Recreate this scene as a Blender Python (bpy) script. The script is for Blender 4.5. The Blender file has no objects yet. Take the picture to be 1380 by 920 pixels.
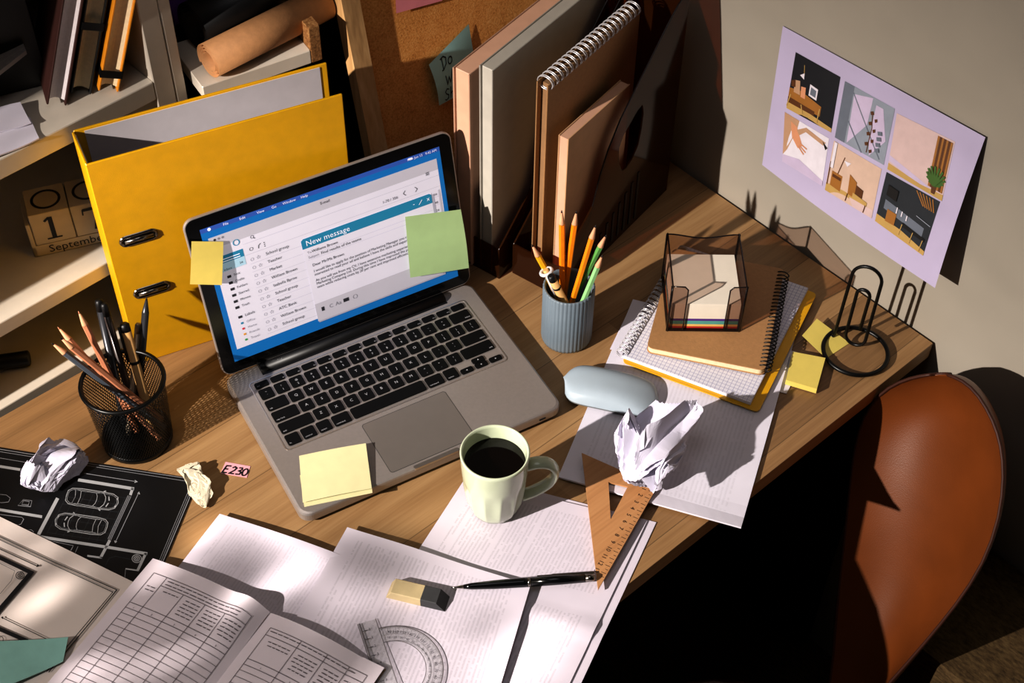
import bpy, bmesh, math, random
from math import sin, cos, pi, sqrt, atan2, radians, hypot
from mathutils import Vector as V, Matrix, noise as mnoise
D = bpy.data
sc = bpy.context.scene
COL = sc.collection
DESK = 0.74            # height of the desk top; everything below is modelled relative to it

# ------------------------------------------------------------------ camera model (solved from the photograph)
CAMP = V((-1.18775, -0.53601, 1.30447)); FPX = 1965.66
CAMM = Matrix(((0.746376, 0.486441, -0.454199), (-0.665411, 0.558040, -0.495803), (0.012282, 0.672284, 0.740191)))
def ray(u, v): return CAMM @ V(((u - 690) / FPX, -(v - 460) / FPX, -1.0))
def px(u, v, z=0.0):
    d = ray(u, v); return CAMP + d * ((z - CAMP.z) / d.z)
def pxx(u, v, x=0.0):
    d = ray(u, v); return CAMP + d * ((x - CAMP.x) / d.x)
def pxp(u, v, p0, n):
    d = ray(u, v); return CAMP + d * ((V(p0) - CAMP).dot(V(n)) / d.dot(V(n)))

# ------------------------------------------------------------------ shader expression helper
class X:
    def __init__(s, nt, sock): s.nt = nt; s.s = sock
    def _m(s, op, *a):
        n = s.nt.nodes.new('ShaderNodeMath'); n.operation = op
        for i, q in enumerate((s,) + a):
            if isinstance(q, X): s.nt.links.new(q.s, n.inputs[i])
            else: n.inputs[i].default_value = q
        return X(s.nt, n.outputs[0])
    def __add__(s, o): return s._m('ADD', o)
    __radd__ = __add__
    def __sub__(s, o): return s._m('SUBTRACT', o)
    def __rsub__(s, o): return (s * -1.0) + o
    def __mul__(s, o): return s._m('MULTIPLY', o)
    __rmul__ = __mul__
    def __truediv__(s, o): return s._m('DIVIDE', o)
    def gt(s, o): return s._m('GREATER_THAN', o)
    def lt(s, o): return s._m('LESS_THAN', o)
    def fract(s): return s._m('FRACT')
    def floor(s): return s._m('FLOOR')
    def abs(s): return s._m('ABSOLUTE')
    def sin(s): return s._m('SINE')
    def sqrt(s): return s._m('SQRT')
    def min(s, o): return s._m('MINIMUM', o)
    def max(s, o): return s._m('MAXIMUM', o)
    def sstep(s, a, b):
        n = s.nt.nodes.new('ShaderNodeMapRange'); n.interpolation_type = 'SMOOTHSTEP'
        s.nt.links.new(s.s, n.inputs[0])
        n.inputs[1].default_value = a; n.inputs[2].default_value = b; n.inputs[3].default_value = 0; n.inputs[4].default_value = 1
        return X(s.nt, n.outputs[0])
def comb(nt, x, y, z=0.0):
    n = nt.nodes.new('ShaderNodeCombineXYZ')
    for i, q in enumerate((x, y, z)):
        if isinstance(q, X): nt.links.new(q.s, n.inputs[i])
        else: n.inputs[i].default_value = q
    return n.outputs[0]
def noise(nt, vec, scale=5.0, detail=2.0, rough=.5):
    n = nt.nodes.new('ShaderNodeTexNoise'); n.inputs['Scale'].default_value = scale
    n.inputs['Detail'].default_value = detail; n.inputs['Roughness'].default_value = rough
    nt.links.new(vec, n.inputs['Vector']); return X(nt, n.outputs[0])
def sep(nt, vec):
    n = nt.nodes.new('ShaderNodeSeparateXYZ'); nt.links.new(vec, n.inputs[0])
    return [X(nt, o) for o in n.outputs]
def coord(nt, which='Object'):
    return nt.nodes.new('ShaderNodeTexCoord').outputs[which]
def ramp(nt, fac, cols):
    n = nt.nodes.new('ShaderNodeValToRGB'); nt.links.new(fac.s, n.inputs[0])
    e = n.color_ramp.elements
    while len(e) < len(cols): e.new(.5)
    for q, (p, c) in zip(e, cols): q.position = p; q.color = (*c, 1)
    return n.outputs[0]
def mix(nt, fac, a, b, mode='MIX'):
    n = nt.nodes.new('ShaderNodeMix'); n.data_type = 'RGBA'; n.blend_type = mode
    for s, q in ((n.inputs[0], fac), (n.inputs[6], a), (n.inputs[7], b)):
        if isinstance(q, X): nt.links.new(q.s, s)
        elif isinstance(q, (int, float)): s.default_value = q
        elif isinstance(q, tuple): s.default_value = (*q, 1) if len(q) == 3 else q
        else: nt.links.new(q, s)
    return n.outputs[2]

MATS = {}
def newmat(name):
    m = D.materials.new(name); m.use_nodes = True; MATS[name] = m
    return m, m.node_tree, m.node_tree.nodes['Principled BSDF']
def lin(c):     # sRGB 0-255 -> linear
    return tuple(((q / 255) / 12.92 if q / 255 <= .04045 else ((q / 255 + .055) / 1.055) ** 2.4) for q in c)
def pm(name, c, rough=.5, metal=0.0, var=.08, vs=60.0, bump=0.0, bs=400.0, emit=0.0, spec=None, trans=0.0, ior=None, coat=0.0, sheen=0.0):
    """principled material with a slight procedural tone variation; colour is sRGB 0-255"""
    if name in MATS: return MATS[name]
    m, nt, b = newmat(name); c = lin(c)
    b.inputs['Roughness'].default_value = rough; b.inputs['Metallic'].default_value = metal
    vec = coord(nt)
    if var:
        n = noise(nt, vec, vs, 3)
        f = lambda k: tuple(min(1, q * k) for q in c)
        col = ramp(nt, n, [(.3, f(1 - var)), (.7, f(1 + var))])
        nt.links.new(col, b.inputs['Base Color'])
        if emit: nt.links.new(col, b.inputs['Emission Color'])
    else:
        b.inputs['Base Color'].default_value = (*c, 1)
        if emit: b.inputs['Emission Color'].default_value = (*c, 1)
    if emit: b.inputs['Emission Strength'].default_value = emit
    if spec is not None: b.inputs['Specular IOR Level'].default_value = spec
    if trans: b.inputs['Transmission Weight'].default_value = trans
    if ior: b.inputs['IOR'].default_value = ior
    if coat: b.inputs['Coat Weight'].default_value = coat
    if bump:
        bn = nt.nodes.new('ShaderNodeBump'); bn.inputs['Strength'].default_value = bump; bn.inputs['Distance'].default_value = .001
        nt.links.new(noise(nt, vec, bs, 3).s, bn.inputs['Height']); nt.links.new(bn.outputs[0], b.inputs['Normal'])
    return m

# ------------------------------------------------------------------ mesh helpers
def BM():
    bm = bmesh.new(); bm.loops.layers.uv.new('UVMap'); return bm
def face(bm, pts, mi=0, smooth=False):
    vs = [bm.verts.new(p) for p in pts]
    try:
        f = bm.faces.new(vs); f.material_index = mi; f.smooth = smooth; return f
    except ValueError: return None
def loft(bm, rings, mi=0, closed=True, caps=True, smooth=True, M=None):
    """rings: list of lists of points"""
    vr = [[bm.verts.new(M @ V(p) if M else V(p)) for p in r] for r in rings]
    n = len(vr[0])
    for a, b in zip(vr, vr[1:]):
        for i in range(n if closed else n - 1):
            j = (i + 1) % n
            f = bm.faces.new((a[i], a[j], b[j], b[i])); f.material_index = mi; f.smooth = smooth
    if caps and closed:
        f = bm.faces.new(vr[0][::-1]); f.material_index = mi
        f = bm.faces.new(vr[-1]); f.material_index = mi
    return vr
def box(bm, c, s, mi=0, M=None, bev=0.0):
    hx, hy, hz = s[0] / 2, s[1] / 2, s[2] / 2
    b = min(bev, hx * .9, hy * .9, hz * .9)
    def rr(z, i): return [(c[0] + sx * (hx - i), c[1] + sy * (hy - i), c[2] + z) for sx, sy in ((-1, -1), (1, -1), (1, 1), (-1, 1))]
    if b > 0:
        def r8(z, i):
            X_, Y_ = hx - i, hy - i; o = []
            for sx, sy, fl in ((-1, -1, 0), (1, -1, 1), (1, 1, 0), (-1, 1, 1)):
                p, q = (c[0] + sx * X_, c[1] + sy * (Y_ - b), c[2] + z), (c[0] + sx * (X_ - b), c[1] + sy * Y_, c[2] + z)
                o += [q, p] if fl else [p, q]
            return o
        rings = [r8(-hz, b * .5), r8(-hz + b, 0), r8(hz - b, 0), r8(hz, b * .5)]
    else: rings = [rr(-hz, 0), rr(hz, 0)]
    loft(bm, rings, mi, smooth=False, M=M)
def rrect(w, h, r, n=5, cx=0, cy=0):
    o = []
    for sx, sy, a0 in ((1, 1, 0), (-1, 1, 90), (-1, -1, 180), (1, -1, 270)):
        for i in range(n + 1):
            a = radians(a0 + 90 * i / n)
            o.append((cx + sx * (w / 2 - r) + r * cos(a), cy + sy * (h / 2 - r) + r * sin(a)))
    return o
def prism(bm, poly, z0, z1, mi=0, M=None, bev=0.0, smooth=False):
    cx = sum(p[0] for p in poly) / len(poly); cy = sum(p[1] for p in poly) / len(poly)
    def ins(d):
        o = []
        for x, y in poly:
            l = hypot(x - cx, y - cy) or 1
            o.append((x - (x - cx) / l * d, y - (y - cy) / l * d))
        return o
    if bev > 0:
        b = bev
        rings = [[(x, y, z0) for x, y in ins(b)], [(x, y, z0 + b) for x, y in poly], [(x, y, z1 - b) for x, y in poly],
                 [(x, y, z1 - b * .3) for x, y in ins(b * .3)], [(x, y, z1) for x, y in ins(b)]]
    else: rings = [[(x, y, z0) for x, y in poly], [(x, y, z1) for x, y in poly]]
    loft(bm, rings, mi, smooth=smooth, M=M)
def frame_of(d):
    d = V(d).normalized(); a = V((0, 0, 1)) if abs(d.z) < .9 else V((1, 0, 0))
    u = d.cross(a).normalized(); return u, d.cross(u).normalized(), d
def cyl(bm, p0, p1, r0, r1=None, n=16, mi=0, smooth=True, caps=True, M=None):
    r1 = r0 if r1 is None else r1
    p0, p1 = V(p0), V(p1); u, w, d = frame_of(p1 - p0)
    rg = [[p + (u * cos(2 * pi * i / n) + w * sin(2 * pi * i / n)) * r for i in range(n)] for p, r in ((p0, r0), (p1, r1))]
    loft(bm, rg, mi, caps=caps, smooth=smooth, M=M)
def stations(bm, p0, p1, prof, n=16, mi=0, smooth=True, M=None):
    """body of revolution from p0 to p1; prof = [(t, r)]"""
    p0, p1 = V(p0), V(p1); u, w, d = frame_of(p1 - p0)
    rg = [[p0.lerp(p1, t) + (u * cos(2 * pi * i / n) + w * sin(2 * pi * i / n)) * r for i in range(n)] for t, r in prof]
    loft(bm, rg, mi, smooth=smooth, M=M)
def tube(bm, pts, r, n=8, closed=False, mi=0, M=None):
    pts = [V(p) for p in pts]; N = len(pts)
    tan = []
    for i in range(N):
        a = pts[(i - 1) % N] if closed or i > 0 else pts[0]; b = pts[(i + 1) % N] if closed or i < N - 1 else pts[-1]
        tan.append((b - a).normalized())
    u = frame_of(tan[0])[0]; rings = []
    for p, t in zip(pts, tan):
        u = (u - t * u.dot(t)).normalized(); w = t.cross(u)
        rings.append([p + (u * cos(2 * pi * k / n) + w * sin(2 * pi * k / n)) * r for k in range(n)])
    if closed:
        loft(bm, rings + [rings[0]], mi, caps=False, M=M)
    else: loft(bm, rings, mi, M=M)
def lathe(bm, prof, n=32, mi=0, M=None, mod=None, smooth=True):
    """prof: [(r,z)...]; mod(i,r,z)->r"""
    rings = []
    for r, z in prof:
        rings.append([((mod(i, r, z) if mod else r) * cos(2 * pi * i / n), (mod(i, r, z) if mod else r) * sin(2 * pi * i / n), z) for i in range(n)])
    loft(bm, rings, mi, caps=False, smooth=smooth, M=M)
def ob(name, bm, mats, parent=None, loc=None, world=False, clean=True):
    """links ONE mesh object.  world=True: vertices are given in the desk frame and moved into the root's frame"""
    if clean: bmesh.ops.remove_doubles(bm, verts=bm.verts, dist=1e-6)
    bmesh.ops.recalc_face_normals(bm, faces=bm.faces)
    me = D.meshes.new(name)
    if world:
        Mi = Matrix.Translation(loc).inverted() if parent is None else rootmat(parent).inverted()
        bmesh.ops.transform(bm, matrix=Mi, verts=bm.verts)
    bm.to_mesh(me); bm.free()
    for m in (mats if isinstance(mats, (list, tuple)) else [mats]): me.materials.append(m)
    o = D.objects.new(name, me); COL.objects.link(o); o.parent = parent
    if loc is not None and parent is None: o.location = loc
    return o
def rootmat(o):
    M = o.matrix_basis.copy()
    while o.parent: o = o.parent; M = o.matrix_basis @ M
    return M
def tag(o, label, cat, group=None):
    o['label'] = label; o['category'] = cat
    if group: o['group'] = group
    return o
def thing(name, label, cat, loc=(0, 0, 0), rz=0.0, group=None):
    o = D.objects.new(name, None); COL.objects.link(o); o.empty_display_size = .02
    o.location = loc; o.rotation_euler = (0, 0, rz)
    return tag(o, label, cat, group)
def struct(name, bm, m, loc=(0, 0, 0)):
    o = ob(name, bm, m, loc=V(loc), world=True); o['kind'] = 'structure'; return o

_tc = {}
def text_polys(s, shear=0.0):
    k = (s, shear)
    if k not in _tc:
        cu = D.curves.new('t', 'FONT'); cu.body = s; cu.size = 1; cu.resolution_u = 2; cu.shear = shear
        o = D.objects.new('t', cu); COL.objects.link(o)
        bpy.context.view_layer.update()
        me = D.meshes.new_from_object(o.evaluated_get(bpy.context.evaluated_depsgraph_get()))
        _tc[k] = ([tuple(v.co) for v in me.vertices], [tuple(p.vertices) for p in me.polygons])
        D.objects.remove(o); D.curves.remove(cu); D.meshes.remove(me)
    return _tc[k]
def text(bm, s, size, x, y, f, mi=0, ang=0.0, align='l', shear=0.0, sx=1.0):
    """writes s on the surface f(x,y)->point, y pointing up the line"""
    vs, ps = text_polys(s, shear)
    if not vs: return
    w = max(v[0] for v in vs); off = {'l': 0, 'c': -w / 2, 'r': -w}[align]
    c_, s_ = cos(ang), sin(ang)
    bv = []
    for vx, vy, _ in vs:
        a, b = (vx + off) * size * sx, vy * size
        bv.append(bm.verts.new(f(x + a * c_ - b * s_, y + a * s_ + b * c_)))
    for p in ps:
        try:
            q = bm.faces.new([bv[i] for i in p]); q.material_index = mi
        except ValueError: pass
def stroke(bm, pts, w, f, mi=0, step=.01):
    """flat ribbon along a polyline in surface coordinates"""
    P = [V((p[0], p[1])) for p in pts]; Q = [P[0]]
    for a, b in zip(P, P[1:]):
        k = max(1, int((b - a).length / step))
        Q += [a.lerp(b, (i + 1) / k) for i in range(k)]
    prev = None
    for i, q in enumerate(Q):
        a = Q[max(0, i - 1)]; b = Q[min(len(Q) - 1, i + 1)]; t = (b - a)
        if t.length < 1e-9: continue
        t.normalize(); n = V((-t.y, t.x)) * w / 2
        # mitre
        if 0 < i < len(Q) - 1:
            t1 = (q - a).normalized(); k = abs(t1.dot(t)); n = n / max(.5, k)
        cur = (bm.verts.new(f(*(q + n))), bm.verts.new(f(*(q - n))))
        if prev:
            g = bm.faces.new((prev[0], prev[1], cur[1], cur[0])); g.material_index = mi
        prev = cur
def poly(bm, pts, f, mi=0): return face(bm, [f(*p) for p in pts], mi)
def gridfill(bm, x0, y0, x1, y1, f, mi=0, nx=4, ny=4):
    vs = [[bm.verts.new(f(x0 + (x1 - x0) * i / nx, y0 + (y1 - y0) * j / ny)) for i in range(nx + 1)] for j in range(ny + 1)]
    for j in range(ny):
        for i in range(nx):
            g = bm.faces.new((vs[j][i], vs[j][i + 1], vs[j + 1][i + 1], vs[j + 1][i])); g.material_index = mi; g.smooth = True
def arc(cx, cy, r, a0, a1, n=24, ry=None):
    ry = r if ry is None else ry
    return [(cx + r * cos(radians(a0 + (a1 - a0) * i / n)), cy + ry * sin(radians(a0 + (a1 - a0) * i / n))) for i in range(n + 1)]

class Sheet:
    """a sheet of paper: four corner points, a height function h(s,t), optional thickness; f(x,y,off) maps metres from the top-left corner"""
    def __init__(s, TL, TR, BR, BL, h=None, size=None):
        s.c = [V(q) for q in (TL, TR, BR, BL)]; s.h = h or (lambda a, b: 0.0)
        s.w = size[0] if size else (s.c[1] - s.c[0]).length; s.l = size[1] if size else (s.c[3] - s.c[0]).length
        s.n = (s.c[3] - s.c[0]).cross(s.c[1] - s.c[0]).normalized()
    def st(s, a, b, off=0.0):
        TL, TR, BR, BL = s.c
        p = (TL * (1 - a) + TR * a) * (1 - b) + (BL * (1 - a) + BR * a) * b
        return p + s.n * (s.h(a, b) + off)
    def f(s, off=.0004): return lambda x, y: s.st(x / s.w, y / s.l, off)
    def surf(s, bm, nu=12, nv=16, th=0.0, mi=0):
        uv = bm.loops.layers.uv.active
        def grid(off):
            return [[bm.verts.new(s.st(i / nu, j / nv, off)) for i in range(nu + 1)] for j in range(nv + 1)]
        G = grid(0)
        e_ = [(-.1, -.1)] * 4
        def add(vs, st, m=mi):
            q = bm.faces.new(vs); q.smooth = th < .0022; q.material_index = m
            if th and st == e_:      # rim faces: keep the paper edge crisp
                for ed in q.edges: ed.smooth = False
            for lp, (a, b) in zip(q.loops, st): lp[uv].uv = (a * s.w, b * s.l)
        for j in range(nv):
            for i in range(nu):
                add((G[j][i], G[j + 1][i], G[j + 1][i + 1], G[j][i + 1]), [(i / nu, j / nv), (i / nu, (j + 1) / nv), ((i + 1) / nu, (j + 1) / nv), ((i + 1) / nu, j / nv)])
        if th:
            B = grid(-th)
            e = [(-.1, -.1)] * 4
            for j in range(nv):
                for i in range(nu): add((B[j][i], B[j][i + 1], B[j + 1][i + 1], B[j + 1][i]), [(-.1, -.1001)] * 4)
            for i in range(nu):
                add((G[0][i], G[0][i + 1], B[0][i + 1], B[0][i]), e); add((G[nv][i], B[nv][i], B[nv][i + 1], G[nv][i + 1]), e)
            for j in range(nv):
                add((G[j][0], B[j][0], B[j + 1][0], G[j + 1][0]), e); add((G[j][nu], G[j + 1][nu], B[j + 1][nu], B[j][nu]), e)

# ------------------------------------------------------------------ special materials
def wood(name, c0, c1, c2, axis=0, plank=.085, rough=.42, grain=1.0, scale=1.0):
    m, nt, b = newmat(name)
    x, y, z = sep(nt, coord(nt))
    if axis == 1: x, y = y, x
    if axis == 2: x, y, z = z, x, y
    if plank:
        y2 = y + z
        row = (y2 / plank).floor()
        xo = x + (row * 12.9898).sin() * 3.1
        seg = ((xo + row * .37) / .62).floor()
        tone = ((row * 7.13 + seg * 3.71).sin() * 43758.5).fract()
        joint = ((y2 / plank).fract() - .5).abs().gt(.494)
    else:
        xo = x; tone = x * 0.0 + .5; joint = x * 0.0; row = x * 0.0
    warp = noise(nt, comb(nt, xo * 3.0 * scale, y * 9 * scale, z * 9 * scale + row * 5.3), 1.5, 2)
    g1 = noise(nt, comb(nt, xo * 2.2 * scale, (y + warp * .02) * 55 * scale, z * 55 * scale + row * 3.1), 1.0, 4, .6)
    g2 = noise(nt, comb(nt, xo * 14 * scale, y * 420 * scale, z * 420 * scale), 1.0, 2)
    v = g1 * .75 * grain + g2 * .3 * grain + (tone - .5) * .28 + (.5 - .52 * grain)
    col = ramp(nt, v, [(.22, lin(c0)), (.5, lin(c1)), (.78, lin(c2))])
    col = mix(nt, joint * .55, col, lin([q * .55 for q in c0]))
    nt.links.new(col, b.inputs['Base Color'])
    b.inputs['Roughness'].default_value = rough
    bn = nt.nodes.new('ShaderNodeBump'); bn.inputs['Strength'].default_value = .12; bn.inputs['Distance'].default_value = .001
    nt.links.new((g2 + g1).s, bn.inputs['Height']); nt.links.new(bn.outputs[0], b.inputs['Normal'])
    return m
def paper(name, c=(226, 218, 230), ink=0.0, pitch=.0042, along='u', w=.21, l=.297, margin=.018, cols=1, grid=0.0, gridc=(120, 120, 170), rough=.75, inkc=(70, 66, 78), wash=0.0):
    """paper; ink>0 adds procedural lines of small print (UV in metres)"""
    m, nt, b = newmat(name); c = lin(c)
    b.inputs['Roughness'].default_value = rough; b.inputs['Specular IOR Level'].default_value = .25
    uvv = coord(nt, 'UV'); u, v, _ = sep(nt, uvv)
    base = ramp(nt, noise(nt, coord(nt), 22, 3), [(.3, tuple(q * .95 for q in c)), (.7, c)])
    if ink:
        a, bb, A, Bm = (u, v, w, l) if along == 'u' else (v, u, l, w)
        line = (bb / pitch)
        row = line.floor()
        inl = (line.fract() - .5).abs().lt(.24)
        words = noise(nt, comb(nt, a * 120.0, row * 7.7), 1.0, 1).gt(.40)
        letters = noise(nt, comb(nt, a * 900.0, bb * 1100.0), 1.0, 1).gt(.42)
        para = noise(nt, comb(nt, a * 0.0 + 3.1, row * .9), 1.0, 0).gt(.36)
        cm = (a / (A / cols)).fract()
        msk = inl * words * letters * para * cm.gt(margin / (A / cols)) * cm.lt(1 - margin / (A / cols)) * bb.gt(margin) * bb.lt(Bm - margin)
        base = mix(nt, msk * ink, base, lin(inkc))
    if grid:
        gx = ((u / grid).fract() - .5).abs().gt(.44); gy = ((v / grid).fract() - .5).abs().gt(.44)
        base = mix(nt, gx.max(gy) * u.gt(0.0) * .6, base, lin(gridc))
    if wash:
        sh = noise(nt, comb(nt, u * 16.0, v * 16.0), 1.0, 2).sstep(.5, .75)
        base = mix(nt, sh * wash, base, lin((150, 148, 160)))
    nt.links.new(base, b.inputs['Base Color'])
    return m
def tinted(name, c, alpha, rough=.08):
    """thin smoked plastic: tinted see-through mixed with a glossy coat"""
    m, nt, b = newmat(name)
    b.inputs['Base Color'].default_value = (*lin(c), 1); b.inputs['Roughness'].default_value = rough
    t = nt.nodes.new('ShaderNodeBsdfTransparent'); t.inputs[0].default_value = (*lin([min(255, q * 2.2 + 60) for q in c]), 1)
    vr = noise(nt, coord(nt), 18, 2) * .06
    mx = nt.nodes.new('ShaderNodeMixShader'); nt.links.new((vr + (alpha - .03)).s, mx.inputs[0])
    nt.links.new(t.outputs[0], mx.inputs[1]); nt.links.new(b.outputs[0], mx.inputs[2])
    nt.links.new(mx.outputs[0], nt.nodes['Material Output'].inputs[0])
    return m
def speckle(name, cols, scale, rough=.9, bump=.4, stretch=(1, 1, 1)):
    m, nt, b = newmat(name)
    x, y, z = sep(nt, coord(nt)); vec = comb(nt, x * stretch[0], y * stretch[1], z * stretch[2])
    n = noise(nt, vec, scale, 4, .7); n2 = noise(nt, vec, scale * .13, 2)
    v = n * .8 + n2 * .2
    nt.links.new(ramp(nt, v, [(p, lin(c)) for p, c in cols]), b.inputs['Base Color']); b.inputs['Roughness'].default_value = rough
    b.inputs['Specular IOR Level'].default_value = .2
    bn = nt.nodes.new('ShaderNodeBump'); bn.inputs['Strength'].default_value = bump; bn.inputs['Distance'].default_value = .001
    nt.links.new(v.s, bn.inputs['Height']); nt.links.new(bn.outputs[0], b.inputs['Normal'])
    return m
# ================================================================== materials
OAK = wood('oak', (122, 93, 62), (160, 125, 86), (188, 154, 112), 0, .088, .45, .8)
PINE = wood('pine', (150, 112, 70), (206, 166, 116), (232, 200, 154), 2, 0, .5, 1.3, .5)
PLY = wood('pale ply', (158, 112, 72), (196, 150, 104), (214, 172, 128), 0, 0, .5, .8)
WHITE_BOARD = pm('white laminate', (222, 212, 198), .4, var=.03)
BLACK = pm('black', (14, 13, 14), .45)
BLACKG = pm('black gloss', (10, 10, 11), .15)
DARK = pm('shade-dark board', (26, 20, 16), .6)  # near-black puts the shade on hidden boards and legs into their colour
ALU = pm('brushed aluminium', (176, 168, 164), .42, .55, .03, 300)
ALU_L = pm('aluminium edge', (205, 200, 196), .28, .9, .03)
KEYM = pm('black key', (11, 11, 12), .55, spec=.2)
GLYPH = pm('key legend', (190, 190, 195), .6, var=0)
YEL = pm('yellow cover', (224, 170, 20), .42, var=.05, bump=.15, bs=900)
GREYCARD = pm('grey card lining', (196, 190, 194), .7, var=.03)
CHROME = pm('chrome', (150, 144, 138), .2, 1.0, .02)
STICKY_Y = pm('yellow note paper', (230, 210, 116), .7, var=.03)
STICKY_P = pm('pale yellow note paper', (226, 220, 176), .7, var=.03)
STICKY_G = pm('green note paper', (184, 212, 158), .7, var=.03)
STICKY_T = pm('teal note paper', (178, 226, 226), .7, var=.04)
STICKY_K = pm('pink note paper', (236, 150, 160), .7, var=.04)
PINKL = pm('pink label paper', (244, 180, 190), .7, var=.03)
INKB = pm('black ink', (16, 14, 20), .6, var=0)
KRAFT = pm('kraft card', (180, 138, 94), .75, var=.06, vs=200, bump=.2)
KRAFT_R = pm('kraft roll paper', (188, 140, 96), .75, var=.08, vs=120, bump=.2)
CREAM = pm('cream pages', (236, 216, 180), .8, var=.06, vs=300)
PALEW = pm('white pages', (228, 220, 222), .8, var=.04, vs=300)
PINKF = pm('pink folder', (214, 172, 146), .6, var=.04)
GREYF = pm('pale grey folder', (186, 180, 170), .6, var=.04)
SMOKE = tinted('smoked plastic', (66, 36, 16), .45)
SMOKE_L = tinted('light smoked plastic', (80, 75, 72), .09, .05)
SMOKE_E = tinted('smoked plastic edge', (26, 18, 18), .92)
CLEAR = tinted('clear plastic', (205, 205, 205), .14, .05)
CLEAR_E = tinted('clear plastic edge', (120, 116, 118), .5, .1)
WIRE_W = pm('white wire', (222, 220, 224), .3, .4, .02)
WIRE_B = pm('black wire', (12, 12, 12), .35, .3, .02)
CORK = speckle('cork', [(.2, (140, 84, 38)), (.45, (226, 158, 86)), (.6, (242, 182, 110)), (.85, (250, 210, 150))], 420, .95, .5)
CHIP = speckle('chipboard', [(.3, (70, 44, 24)), (.5, (150, 106, 64)), (.7, (190, 150, 100))], 300)
CARPET = speckle('woven carpet', [(.3, (44, 33, 20)), (.5, (86, 68, 44)), (.7, (112, 92, 62))], 260, .95, .8, (1, .35, 1))
WALLM = pm('painted wall', (164, 156, 144), .9, var=.03, vs=9, bump=.08, bs=300)
LEATHER = pm('tan leather', (112, 60, 24), .32, var=.10, vs=14, bump=.10, bs=700)
STITCH = pm('stitching', (62, 26, 10), .6)
MUG = pm('pale green glaze', (208, 216, 190), .16, var=.02, coat=.4)
COFFEE = pm('coffee', (8, 3, 2), .05, var=0)
MOUSEM = pm('pale blue grey plastic', (176, 188, 198), .35, var=.02)
MOUSEB = pm('mouse underside', (120, 124, 126), .4)
CUPM = pm('grey blue plastic', (118, 130, 140), .45, var=.03)
GRAPH = pm('graphite', (30, 28, 30), .4, .2)
PENCILW = pm('sharpened wood', (218, 166, 128), .65)
NATW = pm('reddish natural wood', (202, 138, 104), .5)
ORG = pm('orange lacquer', (240, 142, 20), .35)
YELP = pm('yellow lacquer', (240, 184, 30), .35)
GRN = pm('green lacquer', (100, 160, 84), .35)
GRN_L = pm('pale green lacquer', (150, 200, 140), .35)
GRYP = pm('grey lacquer', (88, 96, 106), .4)
DGRYP = pm('dark grey metal', (72, 72, 76), .35, .5)
TANP = pm('tan card barrel', (214, 170, 112), .6)
SILV = pm('silver plastic', (176, 160, 140), .35, .4)
PAPER = paper('plain paper', (228, 222, 234))
PAPER_T = paper('printed paper', ink=.17, along='v', l=.297, cols=1)
PAPER_T2 = paper('two column printed paper', ink=.17, along='v', cols=2)
PAPER_F = paper('faint printed paper', ink=.13, along='v')
PAPER_M = paper('booklet page', (236, 232, 244), ink=.10, along='v', pitch=.0048, wash=.06)
GRIDP = paper('squared paper', (232, 230, 240), grid=.005)
PLANW = paper('plan paper', (230, 218, 212), rough=.45)
BLUEP = pm('black plan paper', (22, 22, 24), .38, var=.06)
PLAN_W = pm('pale plan print', (176, 176, 178), .6, var=.02)
PLAN_L = pm('thin plan print', (150, 150, 154), .6, var=.02)
PLAN_D = pm('dark plan print', (64, 66, 70), .6, var=.02)
CRUMP = paper('crumpled white paper', (230, 226, 242), rough=.6)
CRUMP_C = paper('crumpled cream paper', (222, 212, 190), rough=.6)
RULERW = wood('ruler ply', (150, 104, 66), (196, 146, 100), (214, 168, 122), 0, 0, .5, .8)
TEAL = pm('teal plastic folder', (158, 206, 198), .3, var=.05, coat=.3)
ERAS = pm('beige rubber', (198, 180, 142), .7)
ERASD = pm('dark grey rubber', (66, 66, 68), .7)
BOOKB = pm('dark brown cloth', (66, 30, 22), .7)
BOOKO = pm('orange notebook cover', (244, 160, 36), .5)
PURP = pm('purple paper', (92, 48, 140), .7)
TEALP = pm('turquoise paper', (96, 168, 160), .7)
YELLOWP = pm('cream yellow paper', (236, 196, 120), .7)
REDP = pm('red paper', (196, 52, 40), .7)

# ================================================================== the room
bm = BM(); box(bm, (-1.6, -.6, -.76), (3.2, 3.3, .04)); box(bm, (-.095, -1.05, -.50), (.19, 1.79, .48), bev=.006)
struct('floor', bm, CARPET, (0, 0, -.74))
bm = BM(); box(bm, (.05, -.55, .55), (.1, 3.2, 2.6)); struct('wall_right', bm, WALLM)
bm = BM(); box(bm, (-1.6, 1.1, .55), (3.2, .1, 2.6)); struct('wall_back', bm, WALLM)

# ---- desk
t = thing('desk', 'oak desk whose top carries the laptop, pushed against the grey wall', 'desk', (-.86, .32, -.74))
bm = BM(); box(bm, (-.902, .318, -.0125), (1.796, .636, .025), bev=.0008); ob('desktop', bm, OAK, t, world=True)
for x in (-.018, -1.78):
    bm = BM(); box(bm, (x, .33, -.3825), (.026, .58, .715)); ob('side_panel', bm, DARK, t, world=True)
bm = BM(); box(bm, (-.9, .60, -.20), (1.73, .018, .34)); ob('back_panel', bm, DARK, t, world=True)

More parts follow.
